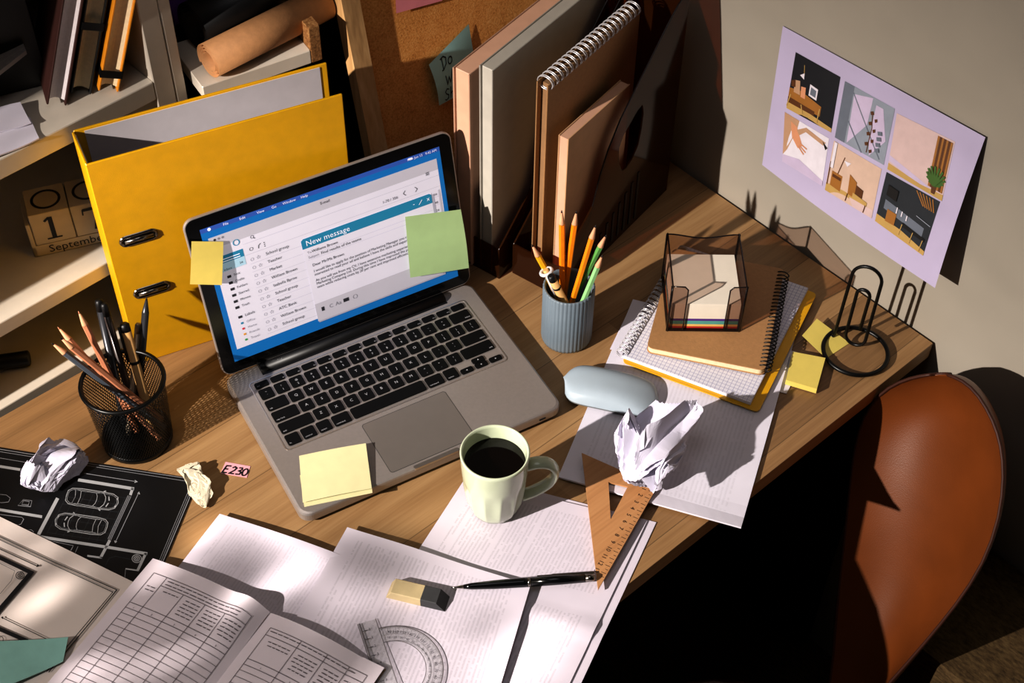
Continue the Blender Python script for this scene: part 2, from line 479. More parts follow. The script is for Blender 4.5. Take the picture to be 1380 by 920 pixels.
# ---- bookcase (left) and the second one beside it
BK = (-.595, .6735, -.74); BY = .04
def bw(x, y, z):   # bookcase frame -> desk frame
    return V((BK[0] + x * cos(BY) - y * sin(BY), BK[1] + x * sin(BY) + y * cos(BY), z))
t = thing('bookcase', 'white open bookcase holding books and a block calendar, behind the desk', 'bookcase', BK, BY)
def bb(name, x0, x1, y0, y1, z0, z1, m=WHITE_BOARD, root=t):
    bm = BM(); box(bm, ((x0 + x1) / 2, (y0 + y1) / 2, (z0 + z1) / 2 + .74), (x1 - x0, y1 - y0, z1 - z0), bev=.0012)
    return ob(name, bm, m, root)
bb('side_panel', -.024, 0, 0, .30, -.74, .92)
bb('side_panel', -1.0, -.976, 0, .30, -.74, .92)
for z0, z1 in ((-.72, -.70), (-.38, -.36), (-.036, -.017), (.086, .106), (.287, .311), (.60, .62), (.90, .92)):
    bb('shelf', -.976, -.024, 0, .288, z0, z1)
bb('back_panel', -.976, -.024, .288, .30, -.70, .90)
t2 = thing('bookcase', 'white side of a second cabinet standing right beside the bookcase divider', 'bookcase', BK, BY)
bb('side_panel', .0008, .0145, 0, .30, -.74, .92, root=t2)
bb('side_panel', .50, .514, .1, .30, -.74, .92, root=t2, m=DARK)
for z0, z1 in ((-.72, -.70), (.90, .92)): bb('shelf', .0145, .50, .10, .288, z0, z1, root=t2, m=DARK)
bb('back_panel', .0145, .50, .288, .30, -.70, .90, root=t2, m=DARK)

# ---- roll rack: white plank with raw chipboard end
RK = (-.577, .643, -.74); RY = -.18
t = thing('roll_rack', 'small white plank rack with raw chipboard end, carrying paper rolls', 'rack', RK, RY)
bm = BM(); box(bm, (.066, .045, .291 + .74), (.132, .09, .018), bev=.001); ob('plank', bm, WHITE_BOARD, t)
bm = BM(); box(bm, (.139, .03, .306 + .74), (.014, .06, .048), bev=.001); ob('end_block', bm, CHIP, t)
for x in (.03, .11):
    bm = BM(); box(bm, (x, .07, .511), (.02, .03, 1.022)); ob('leg', bm, DARK, t)
def roll(name, label, p0, p1, r, m, spiral=True):
    p0, p1 = V(p0), V(p1); t = thing(name, label, 'roll', p0 - V((0, 0, r)), group=None)
    u, w, d = frame_of(p1 - p0); bm = BM(); L = (p1 - p0).length
    prof = []
    for k in range(200):
        a = k / 199 * 2 * pi * 3.2 + 2.6; rr = r - .0034 * (a - 2.6) / (2 * pi)
        prof.append((u * cos(a) + w * sin(a)) * rr)
    rings = [[p0 + q for q in prof], [p1 + q for q in prof]]
    loft(bm, rings, closed=False, caps=False)
    o = ob('sheet', bm, m, t, world=True); md = o.modifiers.new('thickness', 'SOLIDIFY'); md.thickness = .0006
q0, q1 = px(281, 83, .3225), px(438, 4, .3225)
roll('paper_roll', 'brown kraft paper roll lying on the white plank rack', q0, q1, .0215, KRAFT_R)
off = V((.016, .052, .009)); roll('paper_roll', 'black paper roll lying behind the kraft roll', q0 + off, q1 + off, .030, BLACK)
off = V((.012, .110, .006)); roll('paper_roll', 'purple paper roll at the top behind the black roll', q0 + off, q1 + off, .026, PURP)

# ---- books on the top board
def book(name, label, br, yaw, lean, th, h, dep, cov, pages, elastic=None):
    t = thing(name, label, 'book', (br[0], br[1], br[2]), yaw)
    R = Matrix.Rotation(lean, 4, 'Y'); c = .0022
    bm = BM()
    box(bm, (-th + c / 2, dep / 2, h / 2), (c, dep, h), M=R, bev=.0006); box(bm, (-c / 2, dep / 2, h / 2), (c, dep, h), M=R, bev=.0006)
    box(bm, (-th / 2, dep - c / 2, h / 2), (th, c, h), M=R)
    ob('cover', bm, cov, t)
    bm = BM(); n = 6; rows = []
    for z in (.004, h - .004):
        rows.append([(-th + c + (th - 2 * c) * i / n, .004 + .005 * sin(pi * i / n), z) for i in range(n + 1)] + [(-c, dep - c, z), (-th + c, dep - c, z)])
    loft(bm, rows, smooth=False, M=R); ob('pages', bm, pages, t)
    if elastic is not None:
        bm = BM(); z = elastic; e = .0005
        for a, b in (((-th - e, -e), (0 + e, -e)), ((-th - e, -e), (-th - e, dep)), ((e, -e), (e, dep))):
            cx, cy = (a[0] + b[0]) / 2, (a[1] + b[1]) / 2
            box(bm, (cx, cy, z), (abs(a[0] - b[0]) + .0008, abs(a[1] - b[1]) + .0008, .009), M=R)
        ob('elastic_band', bm, BLACK, t)
SZ = .3118
t = thing('shade_box_file', 'black box file added to darken the shelf left of the brown hardback', 'box file', (-.782, .765, SZ), -.30)
bm = BM(); box(bm, (.04, .10, .13), (.08, .20, .26), bev=.002); ob('case', bm, BLACK, t)  # black case added to darken this end of the shelf
bm = BM(); box(bm, (.04, -.0008, .17), (.045, .001, .06)); ob('label_holder', bm, DARK, t)
bo_ = px(160, 124, SZ); bt = V((cos(-.36), sin(-.36), 0)); bdp = V((sin(.36), cos(.36), 0))
book('book', 'dark brown hardback with white page edges, leftmost of the leaning books', bo_ - bt * .0565 + bdp * -.004, -.36, .34, .021, .20, .10, BOOKB, PALEW)
book('notebook', 'black notebook with cream pages between brown and orange books', bo_ - bt * .0285 + bdp * .006, -.36, .34, .022, .165, .09, BLACK, CREAM, .085)
book('notebook', 'orange notebook with black elastic band, leaning beside the divider', bo_, -.36, .34, .022, .128, .075, BOOKO, CREAM, .022)
# ---- loose papers on the top board
for k, (uv_, z, lab) in enumerate(((((-150, 205), (41, 160), (53, 187), (-130, 266)), .0020, 'white loose sheets at the front edge of the top bookcase shelf'), (((-140, 178), (28, 140), (42, 166), (-130, 215)), .0062, 'grey loose sheets lying behind the white sheets on the top shelf'))):
    c = [px(u, v, SZ + z) for u, v in uv_]
    S = Sheet(*c, h=lambda s, t_, k=k: .003 * sin(5 * s + t_ * 2) ** 2)
    bm = BM(); S.surf(bm, 12, 8, .0016); tag(ob('paper_stack', bm, PAPER, loc=c[3].copy(), world=True), lab, 'paper', 'loose papers on the top bookcase shelf')
c = [px(u, v, SZ + .048) for u, v in ((-140, 60), (30, 58), (38, 78), (-120, 160))]
S = Sheet(*c, h=lambda s, t_: .010 * s * s - .014 * (1 - s))
bm = BM(); S.surf(bm, 12, 8, .005)
tag(ob('magazine', bm, paper('dim magazine', (170, 164, 160), ink=.4), loc=c[3].copy(), world=True), 'thick sheaf of printed pages on the top shelf, far left', 'magazine')
bc0 = (c[0] + c[1] + c[2] + c[3]) / 4; bm = BM(); prism(bm, rrect(.12, .05, .004), 0, .024); o = ob('box', bm, DARK, loc=V((bc0.x - .01, bc0.y + .02, SZ + .0004))); tag(o, 'low dark box under the sheaf of pages on the top shelf', 'box')

# ---- block calendar on the middle board
CAL = px(47, 347, .1066); t = thing('block_calendar', 'wooden block calendar reading 17 September on the middle shelf', 'calendar', CAL, -.38)
CB = pm('painted calendar wood', (212, 196, 172), .6, var=.04)
bm = BM(); box(bm, (.052, .025, .008), (.104, .050, .016), bev=.0008); box(bm, (.0025, .025, .025), (.005, .05, .05), bev=.0008); box(bm, (.1015, .025, .025), (.005, .05, .05), bev=.0008)
box(bm, (.052, .0485, .028), (.094, .003, .056)); fr = ob('holder', bm, CB, t)
bm = BM(); text(bm, 'September', .0155, .052, .0035, lambda x, y: V((x, -.0004, y)), align='c'); ob('month_lettering', bm, INKB, t)
for k, ch in ((0, '1'), (1, '7')):
    x0 = .0055 + k * .0470
    bm = BM(); box(bm, (x0 + .0232, .0235, .0162 + .0232), (.0460, .0460, .0460), bev=.001); cu = ob('cube', bm, CB, t)
    bm = BM(); g0 = lambda x, y: V((x0 + .023 + x, .0001, .0225 + y))
    if ch == '1':
        for a, wd in (([(0, 0), (0, .033)], .0052), ([(-.007, .0275), (-.001, .0325)], .003), ([(-.0085, .001), (.0085, .001)], .0022)): stroke(bm, a, wd, g0)
    else:
        for a, wd in (([(-.010, .0315), (.011, .0315)], .0042), ([(-.010, .0325), (-.0105, .024)], .0016), ([(.0108, .031), (.003, .016), (.0, 0)], .0032)): stroke(bm, a, wd, g0)
    pts = arc(x0 + .0235, .0235, .0155, 0, 360, 28, .015); stroke(bm, pts, .0032, lambda x, y: V((x, y, .0628)))
    ob('digit', bm, INKB, cu)
# ---- marker, and an ochre block added for the yellow glow, in the lowest compartment
t = thing('marker_pen', 'thick black marker lying in the lowest bookcase compartment', 'marker', px(30, 487, -.008))
bm = BM(); a, b = px(-40, 494, -.007), px(40, 482, -.007); stations(bm, a, b, [(0, .009), (.5, .0095), (.98, .0095), (1, .008)], 16); ob('barrel', bm, BLACK, t, world=True)
bm = BM(); box(bm, (-.93, .82, .020), (.16, .03, .07), bev=.002); tag(ob('folder', bm, YEL, loc=V((-.93, .82, -.016)), world=True), 'ochre block added for the yellow glow at the back of the lowest compartment', 'folder')

# ---- cork board leaning behind the organizers
n_ = V((0, .339 - .1976, -(.6335 - .6072))).normalized()     # board normal (towards -y side below)
CO = V((-.397, .5704, .0006)); CU = V((0, .0263, .1414)).normalized()
CX = V((cos(.035), -sin(.035), 0)); CNn = CX.cross(CU).normalized(); CU = CNn.cross(CX)
def ck(x, z, o=0.0):     # board coordinates: x right, z up along the board, o towards the viewer
    return CO + CX * x + CU * z + CNn * o
t = thing('cork_board', 'cork board in a pine frame leaning behind the file organizers', 'board', CO)
def cb(name, x0, x1, z0, z1, o0, o1, m):
    bm = BM(); ps = [[ck(x, z, o) for x, z in ((x0, z0), (x1, z0), (x1, z1), (x0, z1))] for o in (o0, o1)]
    loft(bm, ps, smooth=False); return ob(name, bm, m, t, world=True)
cb('cork_panel', .01, .37, .01, .55, -.008, 0, CORK)
for a in ((0, .024, 0, .56), (.356, .38, 0, .56)): cb('frame_side', *a, -.010, .008, PINE)
for a in ((.024, .356, 0, .022), (.024, .356, .538, .56)): cb('frame_rail', *a, -.010, .008, PINE)
P0c = ck(0, 0, .001)
def cpx(u, v): 
    q = pxp(u, v, P0c, CNn); return ((q - P0c).dot(CX), (q - P0c).dot(CU))
# pink note
a, b = cpx(530, -60), cpx(532, 17); c, d = cpx(594, 0), cpx(598, -80)
S = Sheet(ck(*a, .002), ck(*d, .002), ck(*c, .004), ck(*b, .004)); bm = BM(); S.surf(bm, 6, 6)
tag(ob('sticky_note', bm, STICKY_K, loc=ck(*b, 0), world=True), 'pink sticky note at the top of the cork board', 'sticky note')
TL, TR, BR, BL = cpx(572, 84), cpx(631, 32), cpx(643, 112), cpx(584, 138)
S = Sheet(ck(*TL, .010), ck(*TR, .002), ck(*BR, .004), ck(*BL, .013), h=lambda s, t_: .004 * (1 - s) * sin(pi * t_))
t = thing('sticky_note', 'teal sticky note with handwriting on the cork board', 'sticky note', S.c[3])
bm = BM(); S.surf(bm, 10, 10); ob('paper', bm, STICKY_T, t, world=True)
LET = {'D': [[(.1, 0), (.1, 1)], [(-.1, .95), (.3, 1), (.62, .75), (.55, .3), (.1, 0), (-.1, .02)]], 'o': [arc(.3, .28, .26, 80, 440, 14)],
       'W': [[(0, .9), (.15, .05), (.4, .6), (.6, .05), (.95, 1)]], 'r': [[(0, .55), (.12, .02)], [(.08, .35), (.3, .55), (.42, .5)]],
       'k': [[(.05, 1), (.1, 0)], [(.45, .62), (.1, .28), (.5, 0)]], 'S': [[(.6, .85), (.35, 1), (.08, .82), (.2, .58), (.5, .4), (.5, .12), (.2, 0), (0, .12)]],
       'h': [[(.1, 1), (.05, 0)], [(.07, .35), (.3, .52), (.42, .4), (.42, 0)]], 'e': [[(.05, .28), (.42, .34), (.36, .52), (.15, .5), (.03, .25), (.18, .02), (.45, .1)]],
       't': [[(.25, .9), (.2, .05), (.35, 0)], [(0, .58), (.5, .66)]], 'E': [[(.55, 1), (.05, .95), (0, 0), (.5, .02)], [(.02, .5), (.42, .52)]],
       '2': [[(.05, .8), (.25, 1), (.5, .85), (.4, .5), (0, .02), (.55, .04)]], '3': [[(.05, .95), (.4, 1), (.45, .75), (.2, .55), (.5, .4), (.42, .08), (0, .05)]],
       '0': [arc(.28, .5, .27, 60, 420, 16, .48)]}
def handwrite(bm, s, size, x, y, f, w, adv=None):
    for ch in s:
        for st_ in LET[ch]:
            stroke(bm, [(x + p[0] * size, y + p[1] * size) for p in st_], w, f, step=size * .2)
        x += size * ({'W': 1.1, 'D': .8, 'S': .75, 'E': .72, '2': .68, '3': .62, '0': .68}.get(ch, .56))
bm = BM(); f = S.f(.0006); g = lambda x, y: f(x + .12 * y, -y)
k = S.w
hs = S.l * .235
handwrite(bm, 'Do', hs, k * .26, -S.l * .32, g, .0013); handwrite(bm, 'Work', hs, k * .30, -S.l * .66, g, .0013); handwrite(bm, 'Sheet', hs, k * .24, -S.l * .96, g, .0013)
ob('handwriting', bm, INKB, t, world=True)
# ================================================================== yellow lever-arch binder
B0 = V((-.7454, .6015, .0004)); BD = V((.2678, -.0784, 0)).normalized(); BN = V((-BD.y, BD.x, 0))   # BN points to the back cover
t = thing('ring_binder', 'yellow lever arch binder standing open at the top behind the laptop', 'binder', B0, atan2(BD.y, BD.x))
W_, H_, T_ = .282, .3095, .060
bm = BM(); box(bm, (W_ / 2, .0012, H_ / 2), (W_, .0024, H_), bev=.0009); fc = ob('front_cover', bm, YEL, t)
bm = BM(); box(bm, (.009 + W_ / 2 - .006, T_, H_ / 2), (W_ + .002, .0024, H_), bev=.0009); bc = ob('back_cover', bm, YEL, t)
bm = BM(); box(bm, (.0012, T_ / 2, H_ / 2), (.0024, T_ - .003, H_), bev=.0009); sp = ob('spine', bm, YEL, t)
bm = BM(); box(bm, (W_ / 2 + .004, T_ - .0016, H_ / 2), (W_ - .018, .0012, H_ - .006)); ob('lining', bm, GREYCARD, bc)
bm = BM(); box(bm, (.0030, T_ / 2, H_ / 2), (.0012, T_ - .008, H_ - .006)); ob('lining', bm, GREYCARD, sp)
bm = BM(); box(bm, (W_ / 2, .0031, H_ / 2), (W_ - .012, .0012, H_ - .006)); ob('lining', bm, GREYCARD, fc)
bx_ = V((cos(atan2(BD.y, BD.x)), sin(atan2(BD.y, BD.x)), 0))
for u, v in ((187, 320), (205, 390)):
    q = pxp(u, v, B0, BN) - B0; x, z = q.dot(BD), q.z
    bm = BM()
    def stad(w, h, n=8):
        o = []
        for i in range(n + 1): a = -pi / 2 + pi * i / n; o.append((x + w / 2 - h / 2 + h / 2 * cos(a), z + h / 2 * sin(a)))
        for i in range(n + 1): a = pi / 2 + pi * i / n; o.append((x - w / 2 + h / 2 + h / 2 * cos(a), z + h / 2 * sin(a)))
        return o
    o1, o2 = stad(.044, .0155), stad(.036, .0085)
    loft(bm, [[(a, .0002, b) for a, b in o1], [(a, -.0022, b) for a, b in stad(.042, .0135)], [(a, -.0022, b) for a, b in stad(.039, .011)], [(a, -.0001, b) for a, b in o2]], caps=False)
    ey = ob('ring_eyelet', bm, CHROME, t)
    bm = BM(); face(bm, [(a, -.0004, b) for a, b in stad(.038, .010)]); ob('slot', bm, BLACK, ey)
    bm = BM(); cyl(bm, (x - .016, -.0016, z), (x + .016, -.0016, z), .0027, n=12); ob('ring_bar', bm, CHROME, ey)

# ================================================================== laptop
LP = V((-.5788, .2477, .0003)); LY = -.2164
t = thing('laptop', 'open silver laptop with black keys showing an e-mail window', 'laptop', LP, LY)
LZ = .0185
bm = BM(); prism(bm, rrect(.325, .227, .013, 8, 0, .1135), .0025, LZ, bev=.0035, smooth=False)
base = ob('base', bm, ALU, t)
bm = BM()
for sx in (-1, 1):
    for y in (.02, .205): cyl(bm, (sx * .14, y, 0), (sx * .14, y, .0028), .006, n=14)
ob('rubber_foot', bm, BLACK, base)
KT, KH, KW = .227 - .0285, .1033, .2725
bm = BM(); o_ = rrect(KW + .011, KH + .009, .005, 5, 0, KT - KH / 2); i_ = rrect(KW + .0085, KH + .0065, .004, 5, 0, KT - KH / 2)
loft(bm, [[(x, y, LZ - .0002) for x, y in o_], [(x, y, LZ + .0005) for x, y in o_], [(x, y, LZ + .0005) for x, y in i_], [(x, y, LZ + .0001) for x, y in i_]], caps=False, smooth=False)
ob('keyboard_rim', bm, ALU_L, t)
# trackpad + notch
bm = BM(); prism(bm, rrect(.105, .076, .003, 4, 0, .046), LZ - .001, LZ + .00025); ob('trackpad', bm, pm('trackpad glass', (150, 143, 138), .35, .5, .02), t)
bm = BM()
for w, d, r, z in ((.1066, .0776, .0036, .00012),): prism(bm, rrect(w, d, r, 4, 0, .046), LZ - .001, LZ + z)
ob('trackpad_seam', bm, pm('seam', (92, 88, 86), .5, .3), t)
bm = BM(); prism(bm, rrect(.056, .005, .0024, 5, 0, .0022), LZ - .0025, LZ + .0002); ob('opening_notch', bm, ALU_L, t)
for x in (.135,):
    bm = BM(); box(bm, (x, .0012, .010), (.008, .004, .0016)); ob('port', bm, BLACK, base)
# keys
U = (KW + .003) / 14.5; KR = (KH + .003 - .0118) / 5
rows = [[('esc', 14.5 / 14)] + [(q, 14.5 / 14) for q in ('F1', 'F2', 'F3', 'F4', 'F5', 'F6', 'F7', 'F8', 'F9', 'F10', 'F11', 'F12', '')],
        [(q, 1) for q in '`1234567890-='] + [('delete', 1.5)],
        [('tab', 1.5)] + [(q, 1) for q in 'QWERTYUIOP[]'] + [('\\', 1)],
        [('caps lock', 1.75)] + [(q, 1) for q in "ASDFGHJKL;'"] + [('return', 1.75)],
        [('shift', 2.25)] + [(q, 1) for q in 'ZXCVBNM,./'] + [('shift', 2.25)],
        [('fn', 1), ('control', 1), ('option', 1), ('command', 1.25), ('', 5), ('command', 1.25), ('option', 1)]]
kmesh = {}
def key(x0, y0, w, h, s):
    k = (round(w, 5), round(h, 5))
    if k not in kmesh:
        bm = BM(); prism(bm, rrect(w, h, .0022, 4), 0, .0016, bev=.0005)
        o = ob('key', bm, KEYM, t); kmesh[k] = o
    else:
        o = kmesh[k].copy(); COL.objects.link(o); o.parent = t
    o.location = (x0 + w / 2, y0 - h / 2, LZ + .0001)
    if s:
        bm = BM(); f = lambda x, y: V((x, y, .00168))
        if len(s) == 1:
            if s.isdigit() or s in '`-=[]\\;\',./': text(bm, s, .0042, 0, -.0048, f, align='c'); text(bm, {'1': '!', '2': '@', '3': '#', '4': '$', '5': '%', '6': '^', '7': '&', '8': '*', '9': '(', '0': ')', '-': '_', '=': '+', '[': '{', ']': '}', ';': ':', "'": '"', ',': '<', '.': '>', '/': '?', '`': '~', '\\': '|'}[s], .0036, 0, .0012, f, align='c')
            else: text(bm, s, .0052, 0, -.0016, f, align='c')
        elif s[0] == 'F' and len(s) < 4: text(bm, s, .0024, w / 2 - .0010, -h / 2 + .001, f, align='r')
        elif s in ('delete', 'return') or (s == 'shift' and x0 > 0): text(bm, s, .0028, w / 2 - .002, -h / 2 + .0022, f, align='r')
        elif s in '<^v>': pass
        else: text(bm, s, .0028, -w / 2 + .002, -h / 2 + .0022, f)
        if s == '\u25b2': pass
        ob('key_legend', bm, GLYPH, o)
    return o
y = KT
for r, row in enumerate(rows):
    x = -KW / 2; h = .0088 if r == 0 else KR - .003
    for s, n in row:
        key(x, y, n * U - .003, h, s); x += n * U
    y -= (.0118 if r == 0 else KR)
yb = y + KR; hh = (KR - .003) / 2 - .0002
def arrow(x0, y0, a):
    o = key(x0, y0, U - .003, hh, '')
    bm = BM(); face(bm, [V((.0013 * cos(a + q), .0013 * sin(a + q), .00168)) for q in (0, 2.1, 4.2)]); ob('key_legend', bm, GLYPH, o)
arrow(x, yb - hh - .0004, pi); arrow(x + U, yb, pi / 2); arrow(x + U, yb - hh - .0004, -pi / 2); arrow(x + 2 * U, yb - hh - .0004, 0)
# lid
HG = V((0, .221, .016)); LA = 1.3369
ML = Matrix(((1, 0, 0, 0), (0, cos(LA), -sin(LA), HG.y), (0, sin(LA), cos(LA), HG.z), (0, 0, 0, 1)))   # (u, t, n): n towards the viewer is +... see LN
def ld(u, tt, o=0.0):        # lid coordinates; o = distance in front of the glass
    return V((u, HG.y + tt * cos(LA) - o * sin(LA), HG.z + tt * sin(LA) + o * cos(LA)))
MLD = Matrix(((1, 0, 0, 0), (0, cos(LA), -sin(LA), HG.y), (0, sin(LA), cos(LA), HG.z), (0, 0, 0, 1)))
LHT = .2164
bm = BM(); prism(bm, rrect(.325, LHT - .006, .012, 8, 0, LHT / 2 + .003), -.0052, -.0002, M=MLD, bev=.0012)
lid = ob('lid', bm, ALU, t)
bm = BM(); prism(bm, rrect(.3215, LHT - .009, .0105, 8, 0, LHT / 2 + .003), -.001, .0, M=MLD); ob('bezel', bm, BLACKG, lid)
bm = BM(); cyl(bm, (-.121, .2175, .0172), (.121, .2175, .0172), .0078, n=20); box(bm, (0, .2168, LZ - .0005), (.242, .0195, .0018)); ob('hinge', bm, BLACK, t)
DW, DH, DO = .2921, .1794, .0214
E_ = .40
def sm(name, c, e=None): return pm('screen ' + name, c, .35, var=.015, vs=30, emit=E_ if e is None else e, spec=.3)
SCM = [sm('blue', (26, 112, 178)), sm('window', (212, 208, 220)), sm('grey', (186, 182, 192)), sm('teal', (44, 128, 162)), sm('ink', (56, 56, 64), .1),
       sm('light ink', (140, 138, 148), .25), sm('pale blue', (170, 200, 216)), sm('top bar', (58, 92, 168)), sm('rule', (190, 186, 198)), sm('white', (236, 234, 244)), sm('red', (196, 60, 70)), sm('green', (70, 150, 90)), sm('amber', (210, 150, 60)), sm('shadow', (168, 166, 180))]
def sf(o): return lambda a, b: ld((a - .5) * DW, DO + (1 - b) * DH, o)
def R_(a0, b0, a1, b1, mi, o): poly(bm, [(a0, b0), (a1, b0), (a1, b1), (a0, b1)], sf(o), mi)
bm = BM(); SO = .0004
R_(0, 0, 1, 1, 0, SO); R_(0, 0, 1, .030, 7, SO + .00005)
R_(.022, .076, .981, .914, 1, SO + .0001); R_(.022, .076, .981, .155, 2, SO + .00015)
def T(s, size, a, b, mi=4, al='l', o=.0005, sx=1.0):
    g = lambda x, y: ld((a - .5) * DW + x, DO + (1 - b) * DH + y, SO + o)
    text(bm, s, size, 0, 0, g, mi, align=al, sx=sx)
T('File', .0045, .090, .025, 9); T('Edit', .0045, .155, .025, 9); T('View', .0045, .225, .025, 9); T('Go', .0045, .285, .025, 9); T('Window', .0045, .33, .025, 9); T('Help', .0045, .405, .025, 9)
poly(bm, arc(.035, .016, .007, 0, 360, 14, .0115)[:-1], sf(SO + .0003), 9)
T('Mon Jun 13   9:42 AM', .0042, .985, .024, 9, 'r')
R_(.862, .008, .880, .022, 9, SO + .0003)
for k, mi in enumerate((10, 12, 11)): poly(bm, arc(.045 + .016 * k, .098, .005, 0, 360, 12, .008)[:-1], sf(SO + .0004), 4 if k == 0 else 5)
T('E-mail', .0048, .475, .112, 4)
stroke(bm, arc(.186, .165, .006, 0, 360, 12, .010), .0018, sf(SO + .0004), 4); stroke(bm, [(.190, .173), (.196, .182)], .003, sf(SO + .0004), 4)
for q in (.150, .158, .166): R_(.925, q, .94, q + .004, 4, SO + .0004)
# side bar
stroke(bm, arc(.122, .165, .012, 0, 360, 16, .02), .004, sf(SO + .0004), 3)
R_(.03, .222, .140, .275, 3, SO + .0003); R_(.026, .275, .140, .335, 6, SO + .0003)
for b in (.245, .262): R_(.05, b, .125, b + .006, 9, SO + .0004)
T('Inbox', .0042, .05, .33, 4, o=.0006); T('24', .0038, .115, .318, 4, o=.0006)
for k, s in enumerate(('Sent', 'Drafts', 'Folders', 'Starred', 'Memos', 'Trash')): T(s, .0042, .082, .385 + .047 * k, 4); R_(.056, .370 + .047 * k, .072, .388 + .047 * k, 4, SO + .0004)
T('Labels', .0048, .085, .695, 4)
R_(.058, .680, .074, .697, 4, SO + .0004)
for k, (s, mi) in enumerate((('Office', 3), ('Home', 10), ('Friends', 12), ('Travel', 11))): T(s, .0042, .085, .745 + .043 * k, 5); R_(.062, .730 + .043 * k, .072, .744 + .043 * k, mi, SO + .0004)
# list
stroke(bm, arc(.172, .245, .007, 0, 360, 12, .011), .0018, sf(SO + .0004), 4); stroke(bm, [(.200, .258), (.203, .238), (.212, .228)], .0025, sf(SO + .0004), 4)
for k in range(3): poly(bm, arc(.226, .232 + .013 * k, .0022, 0, 360, 8, .0035)[:-1], sf(SO + .0004), 4)
names = ['School group', 'Teacher', 'Market', 'William Brown', 'Isabella Byrne', 'School group', 'Teacher', 'ATC Bank', 'William Brown', 'School group']
for k, s in enumerate(names):
    b = .318 + .0598 * k
    T(s, .0052, .222, b + .006, 4)
    stroke(bm, arc(.166, b, .006, 0, 360, 10, .010), .0014, sf(SO + .0004), 5)
    st5 = [(.192 + .008 * (1 if i % 2 == 0 else .45) * cos(radians(-90 + 36 * i)), b + .013 * (1 if i % 2 == 0 else .45) * sin(radians(-90 + 36 * i))) for i in range(11)]
    stroke(bm, st5, .0013, sf(SO + .0004), 5); R_(.155, b + .028, .98, b + .0305, 8, SO + .0002)
R_(.145, .275, .98, .278, 8, SO + .0002); R_(.145, .195, .98, .198, 8, SO + .0002)
T('1-70 / 356', .0048, .725, .258, 4)
stroke(bm, [(.828, .222), (.818, .240), (.828, .258)], .0025, sf(SO + .0004), 4); stroke(bm, [(.870, .222), (.880, .240), (.870, .258)], .0025, sf(SO + .0004), 4)
for k, s in enumerate(('04', '48', '24')): T(s, .0042, .945, .335 + .06 * k, 4)
R_(.966, .30, .974, .47, 2, SO + .0004)
# message window
R_(.372, .318, .945, .945, 13, SO + .00042); R_(.368, .305, .935, .935, 1, SO + .0005)
poly(bm, [(.368, .318), (.378, .305), (.925, .305), (.935, .318), (.935, .378), (.368, .378)], sf(SO + .0006), 3)
T('New message', .0098, .385, .362, 9, o=.0008)
for s, a in (('-', .850), ('x', .912)): T(s, .008, a, .352, 9, o=.0008)
stroke(bm, [(.876, .358), (.892, .328)], .003, sf(SO + .0008), 9)
T('To', .0045, .383, .420, 5, o=.0008); T('Williams Brown', .0050, .402, .420, 4, o=.0008); R_(.38, .43, .93, .432, 8, SO + .0007)
T('Subject', .0045, .383, .456, 5, o=.0008); T('Final results of the teams', .0050, .437, .456, 4, o=.0008); R_(.38, .465, .93, .467, 8, SO + .0007)
T('Dear Mr/Ms Brown', .0050, .393, .520, 4, o=.0008)
for b, s in ((.565, 'I would like to apply for the position of Marketing Manager you currently have'), (.592, 'interested to read your ad and believe I have the skills and experience to offer'),
             (.636, 'As you will see from my CV, I have extensive marketing experience, most at'), (.662, 'Marketing Company Ltd. During this time I have improved the process and the'), (.688, 'team while reducing costs by 20 per cent and improved efficiency overall')):
    T(s, .0049, .393, b, 4, o=.0008, sx=.92)
R_(.368, .80, .935, .935, 2, SO + .00055)
R_(.392, .838, .404, .868, 4, SO + .0008); T('C', .007, .425, .866, 5, o=.0008); T('Aa', .007, .452, .866, 5, o=.0008); R_(.488, .838, .512, .864, 4, SO + .0008); stroke(bm, arc(.540, .852, .009, 0, 360, 12, .015), .002, sf(SO + .0008), 5)
ob('screen', bm, SCM, lid)
LM_ = Matrix.Translation(LP) @ Matrix.Rotation(LY, 4, 'Z')
LO, LNv = LM_ @ ld(0, 0, .002), (LM_.to_3x3() @ V((0, -sin(LA), cos(LA))))
# sticky notes on the laptop
def note(name, label, m, uvs, plane=None, offs=(0, 0, 0, 0), z=0.0, h=None, th=0.0, cat='sticky note', n=8, grp=None):
    c = []
    for (u, v), o in zip(uvs, offs):
        if plane: p = pxp(u, v, plane[0] + plane[1] * o, plane[1])
        else: p = px(u, v, z + o)
        c.append(p)
    S = Sheet(*c, h=h); bm = BM(); S.surf(bm, n, n, th)
    return tag(ob(name, bm, m, loc=c[3].copy(), world=True), label, cat, grp), S
note('sticky_note', 'green sticky note on the right side of the laptop screen', STICKY_G, [(546, 292), (621, 282), (632, 361), (553, 374)], (LO, LNv), (.001, .004, .009, .004), h=lambda s, t_: .003 * sin(pi * t_) * s)
note('sticky_note', 'yellow sticky note curling off the left edge of the laptop screen', STICKY_Y, [(258, 325), (301, 325.5), (299, 384), (256, 383)], (LO, LNv), (.0010, .0014, .0055, .0016), h=lambda s, t_: .0006 * sin(pi * t_))
note('sticky_note', 'lower pale yellow sticky note peeking out on the palm rest of the laptop', STICKY_P, [(404, 640), (497, 622), (502, 664), (410, 683)], z=LZ + .0006, n=4)
note('sticky_note', 'pale yellow sticky note lying on top, left of the trackpad', STICKY_P, [(403, 614), (493, 597), (501, 658), (408, 677)], z=LZ + .0016, offs=(0, .006, .002, .0015), h=lambda s, t_: .001 * sin(pi * s))

